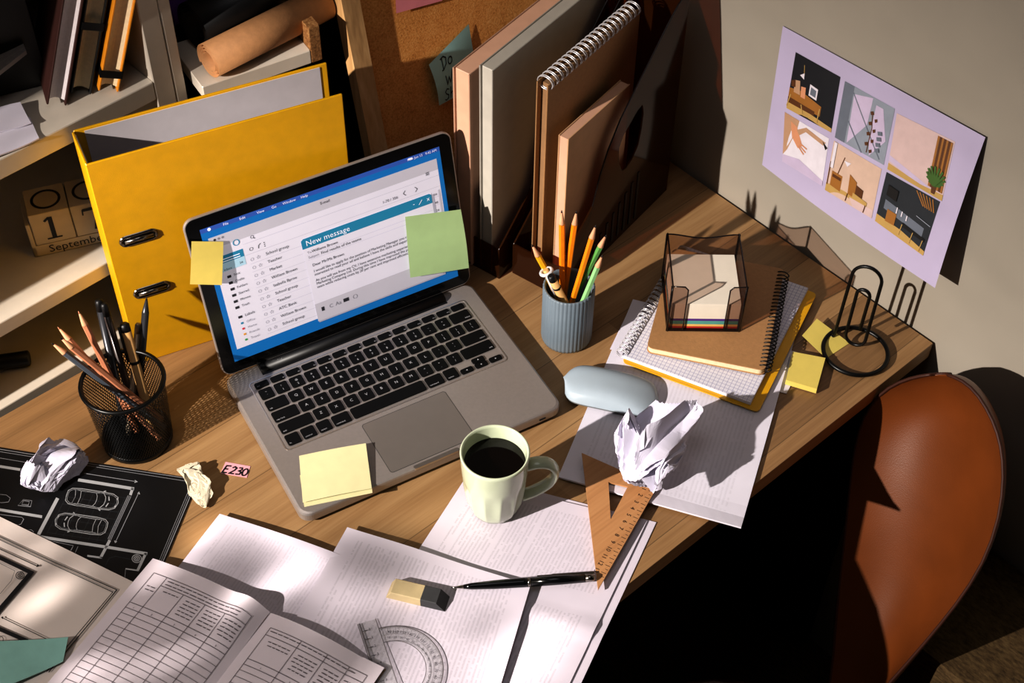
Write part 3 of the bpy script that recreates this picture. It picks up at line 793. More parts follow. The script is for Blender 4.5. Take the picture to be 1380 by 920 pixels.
# ================================================================== file organizers and what stands in them
OD = V((.978, .206, 0)).normalized(); ON = V((-OD.y, OD.x, 0))
def organizer(label, fr, wd, grp):
    t = thing('file_organizer', label, 'file organizer', fr, atan2(OD.y, OD.x), grp)
    L_, H2, th = .25, .312, .0022
    prof = [(0, .050), (.02, .054), (.045, .062), (.058, .078), (.066, .105), (.078, .145), (.092, .175), (.115, .207), (.145, .235), (.175, .262), (.205, .290), (.225, .306), (.238, .312), (.25, .312)]
    hole = [(.085, .115), (.097, .112), (.112, .125), (.130, .150), (.145, .170), (.155, .190), (.152, .200), (.140, .202), (.120, .190), (.103, .172), (.090, .148), (.083, .128)]
    hole = [(.1275, .118), (.118, .140), (.1157, .162), (.124, .178), (.138, .187), (.150, .196), (.1627, .1996), (.167, .185), (.166, .160), (.1617, .1366), (.150, .122), (.138, .116)]
    for nm, y in (('side_panel', 0.0), ('side_panel', wd - th)):
        bm = BM(); outer = [(0, 0)] + prof + [(.25, 0)]
        # panel with a finger hole: strips between the outline and the hole, sampled by angle round the hole centre
        hc = (.142, .158); n = 56
        def hit(poly_, a):
            dx, dz = cos(a), sin(a); best = 0
            for (x1, z1), (x2, z2) in zip(poly_, poly_[1:] + poly_[:1]):
                ex, ez = x2 - x1, z2 - z1; den = dx * ez - dz * ex
                if abs(den) < 1e-12: continue
                tt = ((x1 - hc[0]) * ez - (z1 - hc[1]) * ex) / den; s = ((x1 - hc[0]) * dz - (z1 - hc[1]) * dx) / den
                if tt > 0 and -1e-6 <= s <= 1 + 1e-6: best = max(best, tt)
            return best
        angs = sorted([2 * pi * i / n for i in range(n)] + [atan2(z - hc[1], x - hc[0]) % (2 * pi) for x, z in outer])
        for yy in (y, y + th):
            ro = [(hc[0] + cos(a) * hit(outer, a), yy, hc[1] + sin(a) * hit(outer, a)) for a in angs]
            ri = [(hc[0] + cos(a) * hit(hole, a), yy, hc[1] + sin(a) * hit(hole, a)) for a in angs]
            loft(bm, [ro, ri], caps=False, smooth=False)
            if yy == y: r0 = (ro, ri)
        loft(bm, [r0[0], ro], caps=False, smooth=False); loft(bm, [r0[1], ri], caps=False, smooth=False)
        sd = ob(nm, bm, SMOKE, t)
        bm = BM(); e = [(x, y + th / 2, z) for x, z in prof]; tube(bm, e, .0011, 6); ob('rim', bm, SMOKE_E, sd)
        if y == 0:
            for k in range(8):
                x = .075 + k * .0135; zt = .030 + k * .0075
                bm = BM(); box(bm, (x, -.0004, (zt + .006) / 2 + .004), (.0042, .0012, zt - .004)); ob('slot', bm, SMOKE_E, sd)
    bm = BM(); box(bm, (.0011, wd / 2, .025), (th, wd - .004, .05)); ob('front_panel', bm, SMOKE, t)
    bm = BM(); box(bm, (.25 - .0011, wd / 2, .156), (th, wd - .004, .312)); ob('back_panel', bm, SMOKE, t)
    bm = BM(); box(bm, (.125, wd / 2, .0013), (.248, wd - .004, .0022)); ob('bottom', bm, SMOKE, t)
    return t
F2 = V((-.2943, .3545, .0004)); F1 = F2 + ON * .0785 - OD * .019
organizer('smoked plastic file organizer nearest the camera, holding a spiral notebook', F2, .072, 'smoked plastic file organizers')
organizer('smoked plastic file organizer behind the laptop screen holding pink and grey folders', F1, .072, 'smoked plastic file organizers')
ORZ = atan2(OD.y, OD.x)
def folder(name, label, fr, off, y, th, w, h, m, inner=None, lean=0.0):
    p = fr + OD * off + ON * y + V((0, 0, .003)); t = thing(name, label, 'folder', p, ORZ)
    R = Matrix.Rotation(lean, 4, 'X')
    bm = BM(); box(bm, (w / 2, .0009, h / 2), (w, .0018, h), M=R, bev=.0007); ob('front_cover', bm, m, t)
    bm = BM(); box(bm, (w / 2, th - .0009, h / 2), (w, .0018, h), M=R, bev=.0007); ob('back_cover', bm, m, t)
    bm = BM(); box(bm, (w / 2 + .001, th / 2, h / 2), (w - .004, th - .0036, h - .002), M=R, bev=.001); ob('filling', bm, inner or m, t)
    return t
folder('document_folder', 'thick pinkish folder standing farthest left in the organizers', F1, -.005, .040, .024, .226, .298, PINKF)
folder('document_folder', 'pale grey folder standing beside the pink folder', F1, .0015, .0125, .019, .226, .312, GREYF)
# spiral notebook
p = F2 + OD * .017 + ON * .040 + V((0, 0, .003)); t = thing('spiral_notebook', 'brown kraft notebook with white top spiral standing in the organizer', 'notebook', p, ORZ)
for nm, y, m in (('cover', .0008, KRAFT), ('cover', .0150, KRAFT)):
    bm = BM(); box(bm, (.0945, y, .147), (.189, .0016, .294), bev=.0006); ob(nm, bm, m, t)
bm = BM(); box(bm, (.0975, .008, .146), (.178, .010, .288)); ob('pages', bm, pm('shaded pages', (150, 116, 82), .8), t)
bm = BM()
for k in range(20):
    for d in (0, .0024):
        x = .006 + k * .0093 + d; tube(bm, [(x, .008 + .0105 * cos(a), .292 + .0085 * sin(a)) for a in [2 * pi * i / 14 for i in range(14)]], .0007, 5, True)
ob('spiral_binding', bm, WIRE_W, t)
# plain wooden-cover notepad in front of it
p = F2 + OD * .024 + ON * .0135 + V((0, 0, .003)); t = thing('notepad', 'pale wood-coloured notepad standing in front of the brown spiral notebook', 'notepad', p, ORZ)
for y in (.0008, .0135):
    bm = BM(); box(bm, (.064, y, .1135), (.128, .0016, .227), bev=.0005); ob('cover', bm, pm('beige card', (206, 166, 126), .6, var=.05), t)
bm = BM(); box(bm, (.064, .0072, .1130), (.126, .0112, .226)); ob('pages', bm, PINKF, t)

# ================================================================== pens and pencils
def pencil(name, label, p0, p1, r, body, grp, wood_m=PENCILW, tipl=.018, hexa=True, cat='pencil', sharp=True):
    p0, p1 = V(p0), V(p1); L_ = (p1 - p0).length; k = 1 - tipl / L_; n = 6 if hexa else 16
    t = thing(name, label, cat, p0, 0, grp)
    bm = BM(); stations(bm, p0, p1, [(0, r), (k, r)], n, smooth=not hexa); ob('shaft', bm, body, t, world=True)
    bm = BM(); stations(bm, p0, p1, [(k - .004, r * .99), (k + .001, r * .96), (1 - .18 * (1 - k), r * .30)], 12); ob('point', bm, wood_m, t, world=True)
    bm = BM(); stations(bm, p0, p1, [(1 - .20 * (1 - k), r * .32), (1, r * .08)], 10); ob('lead', bm, GRAPH if sharp is True else sharp, t, world=True)
    return t
def along(tip, p0, L_):
    """the point at distance L_ from p0 on the viewing ray of the tip"""
    d = ray(*tip).normalized(); w = CAMP - p0; b = w.dot(d); c = w.dot(w) - L_ * L_; q = b * b - c
    tt = -b - sqrt(q) if q > 0 else -b
    return CAMP + d * tt
# ---- black wire-mesh cup
MCP = V((-.8055, .5062, .0003)); t = thing('pen_cup', 'black wire mesh pen cup standing left of the laptop', 'pen holder', MCP)
HC, R0c, R1c = .098, .0385, .0445
bm = BM(); tube(bm, [(R1c * cos(a), R1c * sin(a), HC) for a in [2 * pi * i / 48 for i in range(48)]], .0026, 8, True); ob('rim', bm, WIRE_B, t)
bm = BM(); lathe(bm, [(0, .0008), (R0c - .0005, .0008), (R0c + .0006, .0015), (R0c + .0008, .010), (R0c + .0002, .010), (R0c - .0008, .0022), (0, .0022)], 48); ob('base', bm, WIRE_B, t)
bm = BM(); NH = 84; NS = 22
def cyp(a, z, dr=0.0):
    r = R0c + (R1c - R0c) * (z / HC) + dr
    return V((r * cos(a), r * sin(a), z))
for sgn in (1, -1):
    for h_ in range(NH):
        a0 = 2 * pi * h_ / NH; prev = None
        for i in range(NS + 1):
            z = .009 + (HC - .010) * i / NS; a = a0 + sgn * (2 * pi / NH) * (z / .0036) * .5
            w = .00125 / R1c / 2
            cur = [bm.verts.new(cyp(a - w, z, .0004 * sgn)), bm.verts.new(cyp(a + w, z, .0004 * sgn))]
            if prev: bm.faces.new((prev[0], prev[1], cur[1], cur[0]))
            prev = cur
ob('wire_mesh', bm, WIRE_B, t, clean=False)
G1 = 'pens and pencils in the black mesh cup'
def mc(dx, dy, z=.006): return MCP + V((dx, dy, z))
def P(name, label, tip, p0, L_, r, body, **k): return pencil(name, label, p0, along(tip, p0, L_), r, body, **k)
P('pencil', 'grey pencil leaning farthest left over the mesh cup rim', (69.3, 461.8), mc(.028, -.012), .172, .0036, GRYP, grp=G1)
P('pencil', 'unpainted reddish pencil lying just above the grey one in the mesh cup', (81, 454.7), mc(.031, -.003, .010), .176, .0036, NATW, grp=G1)
P('pencil', 'unpainted pencil with blunt tip, leaning left behind the other two', (77.7, 440.3), mc(.015, -.022), .172, .0036, NATW, grp=G1, sharp=NATW)
P('pencil', 'unpainted pencil standing nearly upright at the left of the mesh cup', (105.5, 419), mc(.002, .004), .175, .0036, NATW, grp=G1, sharp=NATW)
def pen_in_cup(label, tip, p0, L_, r, m, cap, grp, capl=.012):
    p1 = along(tip, p0, L_); t = thing('pen', label, 'pen', p0, 0, grp); k = 1 - capl / L_
    bm = BM(); stations(bm, p0, p1, [(0, r * .6), (.06, r), (k, r)], 14); ob('barrel', bm, m, t, world=True)
    bm = BM(); stations(bm, p0, p1, [(k, r * 1.02), (.985, r * .98), (1, r * .6)], 14); ob('cap', bm, cap, t, world=True)
    return t, p0, p1
t, a, b = pen_in_cup('dark grey pen standing upright in the mesh cup, left of the two', (132.6, 403), mc(-.004, .018), .165, .0046, DGRYP, BLACK, G1, .014)
u_ = frame_of(b - a)[0]; bm = BM(); tube(bm, [a.lerp(b, q) + u_ * .006 for q in (.72, .97)], .0013, 6); ob('clip', bm, CHROME, t, world=True)
pen_in_cup('dark brown pen leaning right against its grey neighbour in the mesh cup', (139.5, 408), mc(.010, .016), .160, .0042, pm('dark brown plastic', (62, 50, 46), .3), BLACK, G1, .016)
t, a, b = pen_in_cup('tan card-barrel pen with black cap in the mesh cup', (167, 435), mc(.018, -.005), .135, .0054, TANP, BLACK, G1, .010)
bm = BM(); stations(bm, a, b, [(.63, .0057), (.655, .0057)], 14); ob('band', bm, BLACK, t, world=True)
bm = BM(); u_, w_, d_ = frame_of(b - a); s_ = (V((-1, .1, 0)) - d_ * V((-1, .1, 0)).dot(d_)).normalized(); tube(bm, [a.lerp(b, q) + s_ * .0068 for q in (.66, .98)], .0016, 6); ob('clip', bm, BLACK, t, world=True)
P('pencil', 'dark grey pointed mechanical pencil at the right of the mesh cup', (197.7, 400), mc(.006, .012), .158, .0040, DGRYP, grp=G1, wood_m=DGRYP, hexa=False)
pen_in_cup('slim silver pen at the back of the mesh cup, behind the tan pen', (186.5, 435), mc(-.008, .006), .132, .0036, SILV, SILV, G1)

# ---- grey ribbed cup
GC = px(763, 453, .0003); t = thing('pen_cup', 'grey ribbed pen cup standing right of the laptop screen', 'pen holder', GC)
RG, HG2 = .0305, .088
bm = BM(); NR = 40
def rib(i, r, z): return r * (1 + (.022 * (abs(sin(pi * i / 6)) - .5) if r > .029 else 0))
lathe(bm, [(0, 0), (RG - .006, 0), (RG - .001, .002), (RG, .006), (RG, HG2 - .002), (RG - .0012, HG2), (RG - .003, HG2 - .001), (RG - .0035, HG2 - .004), (RG - .0035, .004), (0, .004)], NR * 6, mod=rib)
ob('body', bm, CUPM, t)
G2 = 'pencils in the grey ribbed cup'
def gc(dx, dy, z=.006): return GC + V((dx, dy, z))
P('pencil', 'short yellow pencil at the left of the grey cup', (716.7, 329.5), gc(.016, -.002), .150, .0037, YELP, grp=G2)
P('pencil', 'orange pencil standing upright, leftmost of the three orange ones', (757, 283), gc(-.004, .002), .176, .0037, ORG, grp=G2)
P('pencil', 'orange pencil standing upright, middle of the three orange ones', (777, 284), gc(-.002, .010), .174, .0037, ORG, grp=G2)
P('pencil', 'orange pencil leaning to the right in the grey cup', (803, 303), gc(-.014, -.004), .176, .0037, ORG, grp=G2)
P('pencil', 'green pencil leaning right at the back of the grey cup', (817.3, 316), gc(-.012, .008), .166, .0037, GRN, grp=G2)
P('pencil', 'light green pencil in front of the darker green one', (812, 343.5), gc(-.010, -.010), .152, .0037, GRN_L, grp=G2)
t, a, b = pen_in_cup('tan pen with black round end at the front left of the grey cup', (742, 371), gc(.012, -.014), .118, .0048, TANP, BLACK, None, .009)
bm = BM(); stations(bm, a, b, [(.80, .0051), (.825, .0051)], 14); ob('band', bm, BLACK, t, world=True)
p0 = gc(.001, -.022); p1 = along((735, 363), p0, .116); t = thing('pen', 'white plastic pen with holed clip hooked at the grey cup rim', 'pen', p0)
bm = BM(); stations(bm, p0, p1, [(0, .003), (.05, .0042), (.95, .0042), (1, .003)], 14); ob('barrel', bm, TANP, t, world=True)
u_, w_, d_ = frame_of(p1 - p0); s_ = V((-.6, -.75, 0)); s_ = (s_ - d_ * s_.dot(d_)).normalized()
bm = BM(); c_ = p0.lerp(p1, .97)
tube(bm, [c_ + (u_ * cos(q) + w_ * sin(q)) * .0068 for q in [2 * pi * i / 18 for i in range(18)]], .0022, 8, True)
tube(bm, [c_ + s_ * .007, p0.lerp(p1, .85) + s_ * .0078, p0.lerp(p1, .70) + s_ * .0066], .0018, 8)
ob('clip', bm, pm('white plastic', (214, 212, 214), .3), t, world=True)
# ================================================================== mug
MP = V((-.566, .166, .0045)); t = thing('mug', 'pale green fluted mug of black coffee standing on the printed sheet', 'mug', MP)
RM, HM = .0365, .097
bm = BM(); NM = 144
def flute(i, r, z):
    if r < .024 or z > .060 or z < .004: return r
    k = min(1, (.060 - z) / .012) * min(1, (z - .003) / .008); a = i / NM * 12
    return r * (1 - .055 * k * abs(sin(pi * a)) ** 1.0 + .02 * k)
lathe(bm, [(0, .0015), (.020, .0015), (.022, 0), (.0245, .0012), (.0275, .008), (.0298, .018), (.0318, .032), (.0335, .048), (.0345, .0585), (.0351, .064), (.0360, .080), (RM, .092), (RM + .0003, HM - .0015), (RM - .0006, HM), (RM - .002, HM - .0004), (RM - .0030, HM - .003), (.0325, .075), (.031, .05), (.027, .012), (.02, .006), (0, .006)], NM, mod=flute)
ob('body', bm, MUG, t)
bm = BM(); hd = V((.80, -.60, 0)).normalized(); cps = [(.0325, .070), (.045, .0735), (.056, .0715), (.0635, .063), (.0645, .052), (.060, .040), (.052, .031), (.042, .0235), (.0305, .0175)]
pts = []
for i in range(len(cps) - 1):      # Catmull-Rom
    p = [V(cps[max(0, min(len(cps) - 1, i + k))]) for k in (-1, 0, 1, 2)]
    for q in range(5):
        s = q / 5; pts.append(.5 * ((2 * p[1]) + (p[2] - p[0]) * s + (2 * p[0] - 5 * p[1] + 4 * p[2] - p[3]) * s * s + (3 * p[1] - p[0] - 3 * p[2] + p[3]) * s ** 3))
pts.append(V(cps[-1])); sd = V((-hd.y, hd.x, 0)); rings = []
for i, q in enumerate(pts):
    a, b = pts[max(0, i - 1)], pts[min(len(pts) - 1, i + 1)]; tn = (b - a).normalized(); nr = hd * tn.y - V((0, 0, 1)) * tn.x
    c = hd * q.x + V((0, 0, q.y)); rings.append([c + sd * (.0080 * cos(w)) + nr * (.0044 * sin(w)) for w in [2 * pi * k / 14 for k in range(14)]])
loft(bm, rings); ob('handle', bm, MUG, t)
bm = BM(); n = 48; c0 = bm.verts.new((0, 0, .0785)); rg = [bm.verts.new((.0327 * cos(2 * pi * i / n), .0327 * sin(2 * pi * i / n), .0785)) for i in range(n)]
for i in range(n): bm.faces.new((c0, rg[i], rg[(i + 1) % n]))
ob('coffee', bm, COFFEE, t)

# ================================================================== papers lying on the desk
def sheet(name, label, cat, m, uvs, z, h=None, th=.0006, n=(14, 18), size=None, offs=(0, 0, 0, 0), grp=None):
    c = [px(u, v, z + o) for (u, v), o in zip(uvs, offs)]
    S = Sheet(*c, h=h, size=size); bm = BM(); S.surf(bm, n[0], n[1], th)
    o = ob(name, bm, m, loc=V((c[3].x, c[3].y, z)), world=True); tag(o, label, cat, grp); return o, S
# booklet under the notebooks, hanging over the desk edge
sheet('printed_sheet', 'bottom printed sheet whose corner peeks out right of the yellow notebook', 'paper', PAPER, [(850, 412), (1087, 478), (1060, 530), (822, 470)], .0012)
o, SB = sheet('booklet', 'white printed booklet under the mouse and notebooks, overhanging the desk edge', 'booklet', PAPER_M, [(853, 403), (1071, 456), (998, 714), (752, 643)], .0042, th=.0026, size=(.212, .297),
      h=lambda s, t_: .0012 * sin(pi * s) * sin(pi * t_) + .004 * max(0, t_ - .93) / .07 * (.3 + s))
# long printed sheets under the mug
FOLD = lambda s, t_: .0034 * math.exp(-((t_ - .55) / .035) ** 2) * (.3 + .7 * s)
sheet('printed_sheet', 'printed sheet lying lowest, its blank right strip past the set square', 'paper', PAPER_F, [(640, 640), (884.5, 703.5), (746, 1000), (471, 902)], .0012, h=lambda s, t_: .4 * FOLD(s, t_))
o, SM = sheet('printed_sheet', 'printed sheet with a crease lying under the mug and set square', 'paper', PAPER_T2, [(627, 644), (872, 702), (737, 985), (461, 898)], .0030, h=FOLD, n=(14, 30), size=(.21, .33))
# sheet at the left (behind the ledger)
o, SA = sheet('printed_sheet', 'printed sheet between the ledger and the sheet with the eraser', 'paper', PAPER_F, [(296, 692), (500, 763), (430, 870), (222, 787)], .0040, offs=(.004, .002, 0, 0), h=lambda s, t_: .004 * math.exp(-(t_ / .12) ** 2) * sin(pi * s), size=(.21, .2))
o, SE = sheet('printed_sheet', 'printed sheet carrying the eraser, protractor and pen tip', 'paper', PAPER_T, [(468, 710), (715, 789), (652, 1000), (352, 915)], .0060, size=(.21, .297), offs=(.003, .004, 0, 0), h=lambda s, t_: .0015 * sin(pi * s * 1.5) ** 2)
# plans
PZ = .0016
o, SP = sheet('floor_plan', 'black floor plan sheet with two cars drawn in pale lines', 'plan', BLUEP, [(-150, 578.5), (267.5, 646), (191, 832), (-250, 742)], PZ, n=(4, 4), th=.0008)
def bl(a, b, o=.0003): return px(a / 4.759, 590 + b / 4.759, PZ + o)
bm = BM(); f = lambda a, b: bl(a, b)
def ln(pts, w, mi=0, st=60): stroke(bm, pts, w, f, mi, st)
for q in (0, 14): ln([(-300, 37 + q * 1.15), (0, 72 + q * 1.1), (700, 185 + q), (1270 - q * 3.0, 268 + q)], 3 if q else 4, 1)
for q in (0, 13, 26): ln([(1238 - q, 330), (1054 - q, 770), (976 - q, 960)], 3 if q else 5, 1)
ln([(-200, 95), (0, 128), (200, 162)], 3, 1); ln([(540, 226), (870, 279)], 4, 1); poly(bm, [(865, 268), (884, 281), (862, 288)], f, 0)
ln([(-200, 148), (0, 182), (250, 222)], 17, 0); ln([(500, 268), (640, 290), (860, 326)], 20, 0); ln([(852, 318), (836, 366)], 18, 0)
for k in range(9): ln([(135 + 13 * k, 196 + 2.1 * k), (133 + 13 * k, 212 + 2.1 * k)], 9, 3)
for q in (0, 9, 18): ln([(822 + q, 368 + q * .3), (692 + q, 648 + q * .3)], 4, 1)
ln([(890, 350), (740, 668)], 4, 1); poly(bm, [(880, 356), (892, 343), (898, 362)], f, 0); poly(bm, [(732, 657), (738, 674), (752, 663)], f, 0)
ln([(370, 385), (240, 632)], 22, 0); ln([(-100, 430), (0, 460), (270, 505)], 18, 0); ln([(250, 632), (480, 668), (690, 700), (945, 742)], 19, 0); ln([(704, 655), (645, 768)], 18, 0); ln([(560, 755), (655, 768)], 12, 0)
ln([(936, 738), (882, 850)], 17, 0); ln([(805, 838), (890, 850)], 9, 0)
for r in (8, 18, 30): ln(arc(877, 773, r, 0, 360, 20, r * .85), 5, 0, 20)
# garage floor grid
for k in range(8): ln([(455 + 50 * k, 322 + 8 * k), (300 + 53 * k, 612 + 8.5 * k)], 1.6, 3)
for k in range(7): ln([(450 - 24 * k, 330 + 46 * k), (832 - 22 * k, 388 + 46 * k)], 1.6, 3)
def car(cx, cy, flip):
    L_, W2, A = 168, 58, radians(8.5)
    def T_(p):
        x, y = p[0] * L_ * (1 if flip else -1), p[1] * W2
        return (cx + x * cos(A) - y * .30, cy + x * sin(A) + y)
    def c(pts, w): ln([T_(p) for p in pts], w, 0, 30)
    body = [(-1, 0), (-.98, .55), (-.85, .85), (-.5, .95), (.3, .93), (.72, .88), (.93, .6), (1, 0), (.93, -.6), (.72, -.88), (.3, -.93), (-.5, -.95), (-.85, -.85), (-.98, -.55), (-1, 0)]
    c(body, 4); c([(x * .95, y * .86) for x, y in body], 2)
    c([(.35, -.85), (.48, -.4), (.5, 0), (.48, .4), (.35, .85)], 4); c([(.08, -.72), (.15, -.4), (.17, 0), (.15, .4), (.08, .72)], 3)
    c([(.35, -.85), (.08, -.72), (-.5, -.7), (-.72, -.78)], 2); c([(.35, .85), (.08, .72), (-.5, .7), (-.72, .78)], 2)
    c([(-.5, -.7), (-.46, 0), (-.5, .7)], 3); c([(-.72, -.78), (-.66, 0), (-.72, .78)], 3)
    c([(.58, -.55), (.64, -.1)], 7); c([(.58, .6), (.64, .15)], 7); c([(.9, -.5), (.96, -.3)], 7); c([(.9, .5), (.96, .3)], 7)
    c([(.34, .98), (.42, 1.08)], 7); c([(.34, -.98), (.42, -1.08)], 7)
car(592, 392, True); car(520, 550, False)
for q in ([(-10, 360), (40, 365), (66, 385), (55, 410), (10, 415), (-20, 410)], [(0, 490), (140, 508), (152, 520), (135, 552), (120, 556), (-10, 535)], [(155, 612), (170, 590), (200, 588), (215, 600), (200, 630)], [(150, 395), (205, 402), (196, 440), (115, 432), (150, 395)], [(150, 402), (188, 407), (182, 430), (140, 425), (150, 402)]): ln(q, 3, 1)
ln([(255, 645), (470, 690), (440, 740), (300, 712)], 3, 1); ln([(470, 690), (448, 740)], 3, 1); ln([(500, 695), (478, 745)], 3, 1)
ln([(675, 820), (700, 770), (740, 758), (850, 780), (845, 810)], 2, 3); ln([(805, 842), (800, 900)], 3, 1)
SPp = ob('printed_lines', bm, [PLAN_W, PLAN_L, PLAN_D, PLAN_D], None); SPp.parent = o
SPp.data.transform(Matrix.Translation(-o.location))
# white plan
WZ = .0034
o, SW = sheet('floor_plan', 'white floor plan sheet with black walls at the left edge', 'plan', PLANW, [(-190, 603), (180, 784), (60, 980), (-330, 800)], WZ, n=(14, 14), th=.0008, h=lambda s, t_: .0010 * sin(6 * s) * sin(4 * t_))
def wl(a, b): return px(a / 4, 690 + b / 4, WZ + .0016)
bm = BM(); f = wl
ln([(-200, 48), (0, 148), (300, 288), (608, 430), (360, 725), (250, 860)], 4, 0); ln([(-200, 28), (0, 132), (300, 272), (630, 418), (375, 728), (262, 862)], 5, 0)
ln([(-200, 100), (0, 198), (205, 292)], 5, 0); poly(bm, [(196, 296), (212, 290), (202, 280)], f, 0)
ln([(-200, 150), (0, 245), (168, 325), (0, 520), (-100, 640)], 22, 0); ln([(-150, 560), (0, 630), (150, 695)], 22, 0); ln([(12, 568), (250, 682)], 4, 0); poly(bm, [(5, 566), (18, 560), (16, 576)], f, 0)
ln([(-100, 230), (0, 275), (80, 315), (60, 370), (0, 440)], 2, 1)
for r in (5, 13, 22): ln(arc(108, 340, r, 0, 360, 18, r * .9), 4, 0, 20)
ln(arc(0, 685, 18, 0, 360, 14), 3, 0); ln(arc(50, 715, 22, 180, 360, 14), 3, 0)
q = ob('printed_lines', bm, [INKB, PLAN_D], None); q.parent = o; q.data.transform(Matrix.Translation(-o.location))
# teal folder at the bottom left
sheet('plastic_folder', 'teal plastic folder corner lying on the white plan, bottom left', 'folder', TEAL, [(-120, 875), (91, 856), (84, 889), (-60, 960)], .0098, offs=(0, .004, 0, 0), h=lambda s, t_: .003 * sin(5 * s), n=(12, 8))

# ================================================================== open ledger
LZ0 = .0125
def LG(u, v, o=0.0): return px(u, v, LZ0 + o)
tl, ts, tr = LG(206, 752), LG(364, 826, -.001), LG(518, 900)
dn = (LG(66, 920) - LG(208, 752)); dn = V((dn.x, dn.y, 0)).normalized() * .27
t = thing('ledger', 'open ruled ledger with printed tables lying at the front left', 'book', (ts + dn) * 1.0)
hl = lambda s, t_: .0105 * sin(pi * min(1, s * 1.02)) ** .8 * (.55 + .45 * s) + .008 * s * (1 - s) + .010 * math.exp(-((s - .86) / .12) ** 2) * math.exp(-(t_ / .18) ** 2)
hr = lambda s, t_: .0085 * sin(pi * min(1, s * 1.2 + .02)) ** .8 * (1 - .4 * s) if s < .82 else .001 + .0030 * (1 - s)
LPG = paper('ledger page', (228, 218, 226), rough=.7)
SL = Sheet(tl, ts, ts + dn, tl + dn, h=hl); SR = Sheet(ts, tr, tr + dn, ts + dn, h=hr)
for S, nm in ((SL, 'left_page'), (SR, 'right_page')):
    bm = BM(); S.surf(bm, 30, 16, .0006); pg = ob(nm, bm, LPG, t, world=True)
    bm = BM(); f = S.f(.0006); g = lambda x, y: f(x, -y)
    w, l = S.w, S.l; m0, m1 = .014 if S is SL else .012, .010
    X0, X1, Y0 = m0, w - m1, .016
    st = lambda p, wd=.0005: stroke(bm, p, wd, f, 0, .006)
    st([(X0, Y0), (X1, Y0), (X1, l), (X0, l), (X0, Y0)])
    hh = .040; cols = [0, .14, .38, .60, .80, 1] if S is SL else [0, .33, .60, .82, 1]
    for k, c in enumerate(cols[1:-1]): st([(X0 + (X1 - X0) * c, Y0 + (0 if k == 0 or S is SR else .011)), (X0 + (X1 - X0) * c, l)])
    st([(X0, Y0 + hh), (X1, Y0 + hh)]); st([(X0, Y0 + hh + .007), (X1, Y0 + hh + .007)])
    if S is SL: st([(X0 + (X1 - X0) * .14, Y0 + .011), (X1, Y0 + .011)])
    else: st([(X0, Y0 + .009), (X1, Y0 + .009)])
    y = Y0 + hh + .014
    while y < l: st([(X0, y), (X1, y)], .0004); y += .0078
    random.seed(7)
    for k, (a, b) in enumerate(zip(cols, cols[1:])):      # header small print
        cx = X0 + (X1 - X0) * (a + b) / 2; ww = (X1 - X0) * (b - a) * .8
        rows_ = 2 if k < 1 else (1 if (k == 1 and S is SL) else 5)
        for r in range(rows_):
            yy = Y0 + (.016 if S is SL else .015) + r * .0043; x = cx - ww / 2 * random.uniform(.6, 1)
            while x < cx + ww * .4:
                q = random.uniform(.003, .007); st([(x, yy), (min(x + q, cx + ww / 2), yy)], .0008); x += q + .0012
        text(bm, str(k + 1), .0032, cx, -(Y0 + hh + .0055), g, 0, align='c')
    for r in range(2 if S is SL else 1):
        x = X0 + (X1 - X0) * (.17 if S is SL else .02)
        while x < X1 - .012:
            q = random.uniform(.004, .009); st([(x, Y0 + .0035 + r * .0042), (x + q, Y0 + .0035 + r * .0042)], .0008); x += q + .0013
    ob('printed_table', bm, pm('table print', (98, 90, 96), .8, var=0), pg, world=True)
bm = BM()
lo_ = Sheet(tl + V((-.002, .001, -.0048)), tr + V((.002, 0, -.0048)), tr + dn + V((0, 0, -.0048)), tl + dn + V((-.002, 0, -.0048)))
lo_.surf(bm, 4, 4, .0009); ob('cover', bm, KRAFT, t, world=True)

# ================================================================== notebooks, memo box
YZ = .0078
a, b, c = px(838, 488, YZ), px(1022, 556, YZ), px(1093.5, 393, YZ)
ux = (b - a); ux.z = 0; YW = ux.length; ux.normalize(); YH = .214; yr = atan2(ux.y, ux.x)
t = thing('spiral_notebook', 'yellow-covered squared notebook with white spiral, lying under the kraft notebook', 'notebook', (a.x, a.y, .0072), yr)
bm = BM(); prism(bm, rrect(YW, YH, .006, 4, YW / 2, YH / 2), 0, .0016, bev=.0003); ob('cover', bm, YEL, t)
bm = BM(); pw, ph = YW - .012, YH - .007
S = Sheet(V((-.001, ph + .006, .0066)), V((pw, ph + .006, .0066)), V((pw, .0055, .0066)), V((-.001, .0055, .0066))); S.surf(bm, 8, 8, .0049); ob('pages', bm, GRIDP, t)
bm = BM()
for k in range(25):
    for d in (0, .0024):
        y = .008 + k * .0082 + d; tube(bm, [(-.004 + .0072 * cos(q), y, .0058 + .0058 * sin(q)) for q in [2 * pi * i / 12 for i in range(12)]], .0006, 5, True)
ob('spiral_binding', bm, WIRE_W, t)
KZ = .0162
a, b = px(872, 466, KZ + .009), px(1031, 500, KZ + .009); c = px(1057, 363, KZ + .009)
uy = (c - b); uy.z = 0; KHt = uy.length; uy.normalize(); ux = V((uy.y, -uy.x, 0)); KWd = abs((b - a).dot(ux))
org = b - ux * KWd; kr = atan2(ux.y, ux.x)
t = thing('spiral_notebook', 'kraft-covered notebook with black spiral lying under the memo box', 'notebook', (org.x, org.y, KZ), kr)
for z, m in ((0, KRAFT), (.0088, KRAFT)):
    bm = BM(); prism(bm, rrect(KWd, KHt, .007, 5, KWd / 2, KHt / 2), z, z + .0012, bev=.0002); ob('cover', bm, m, t)
bm = BM(); prism(bm, rrect(KWd - .002, KHt - .002, .007, 5, KWd / 2, KHt / 2), .0012, .0088); ob('pages', bm, CREAM, t)
bm = BM()
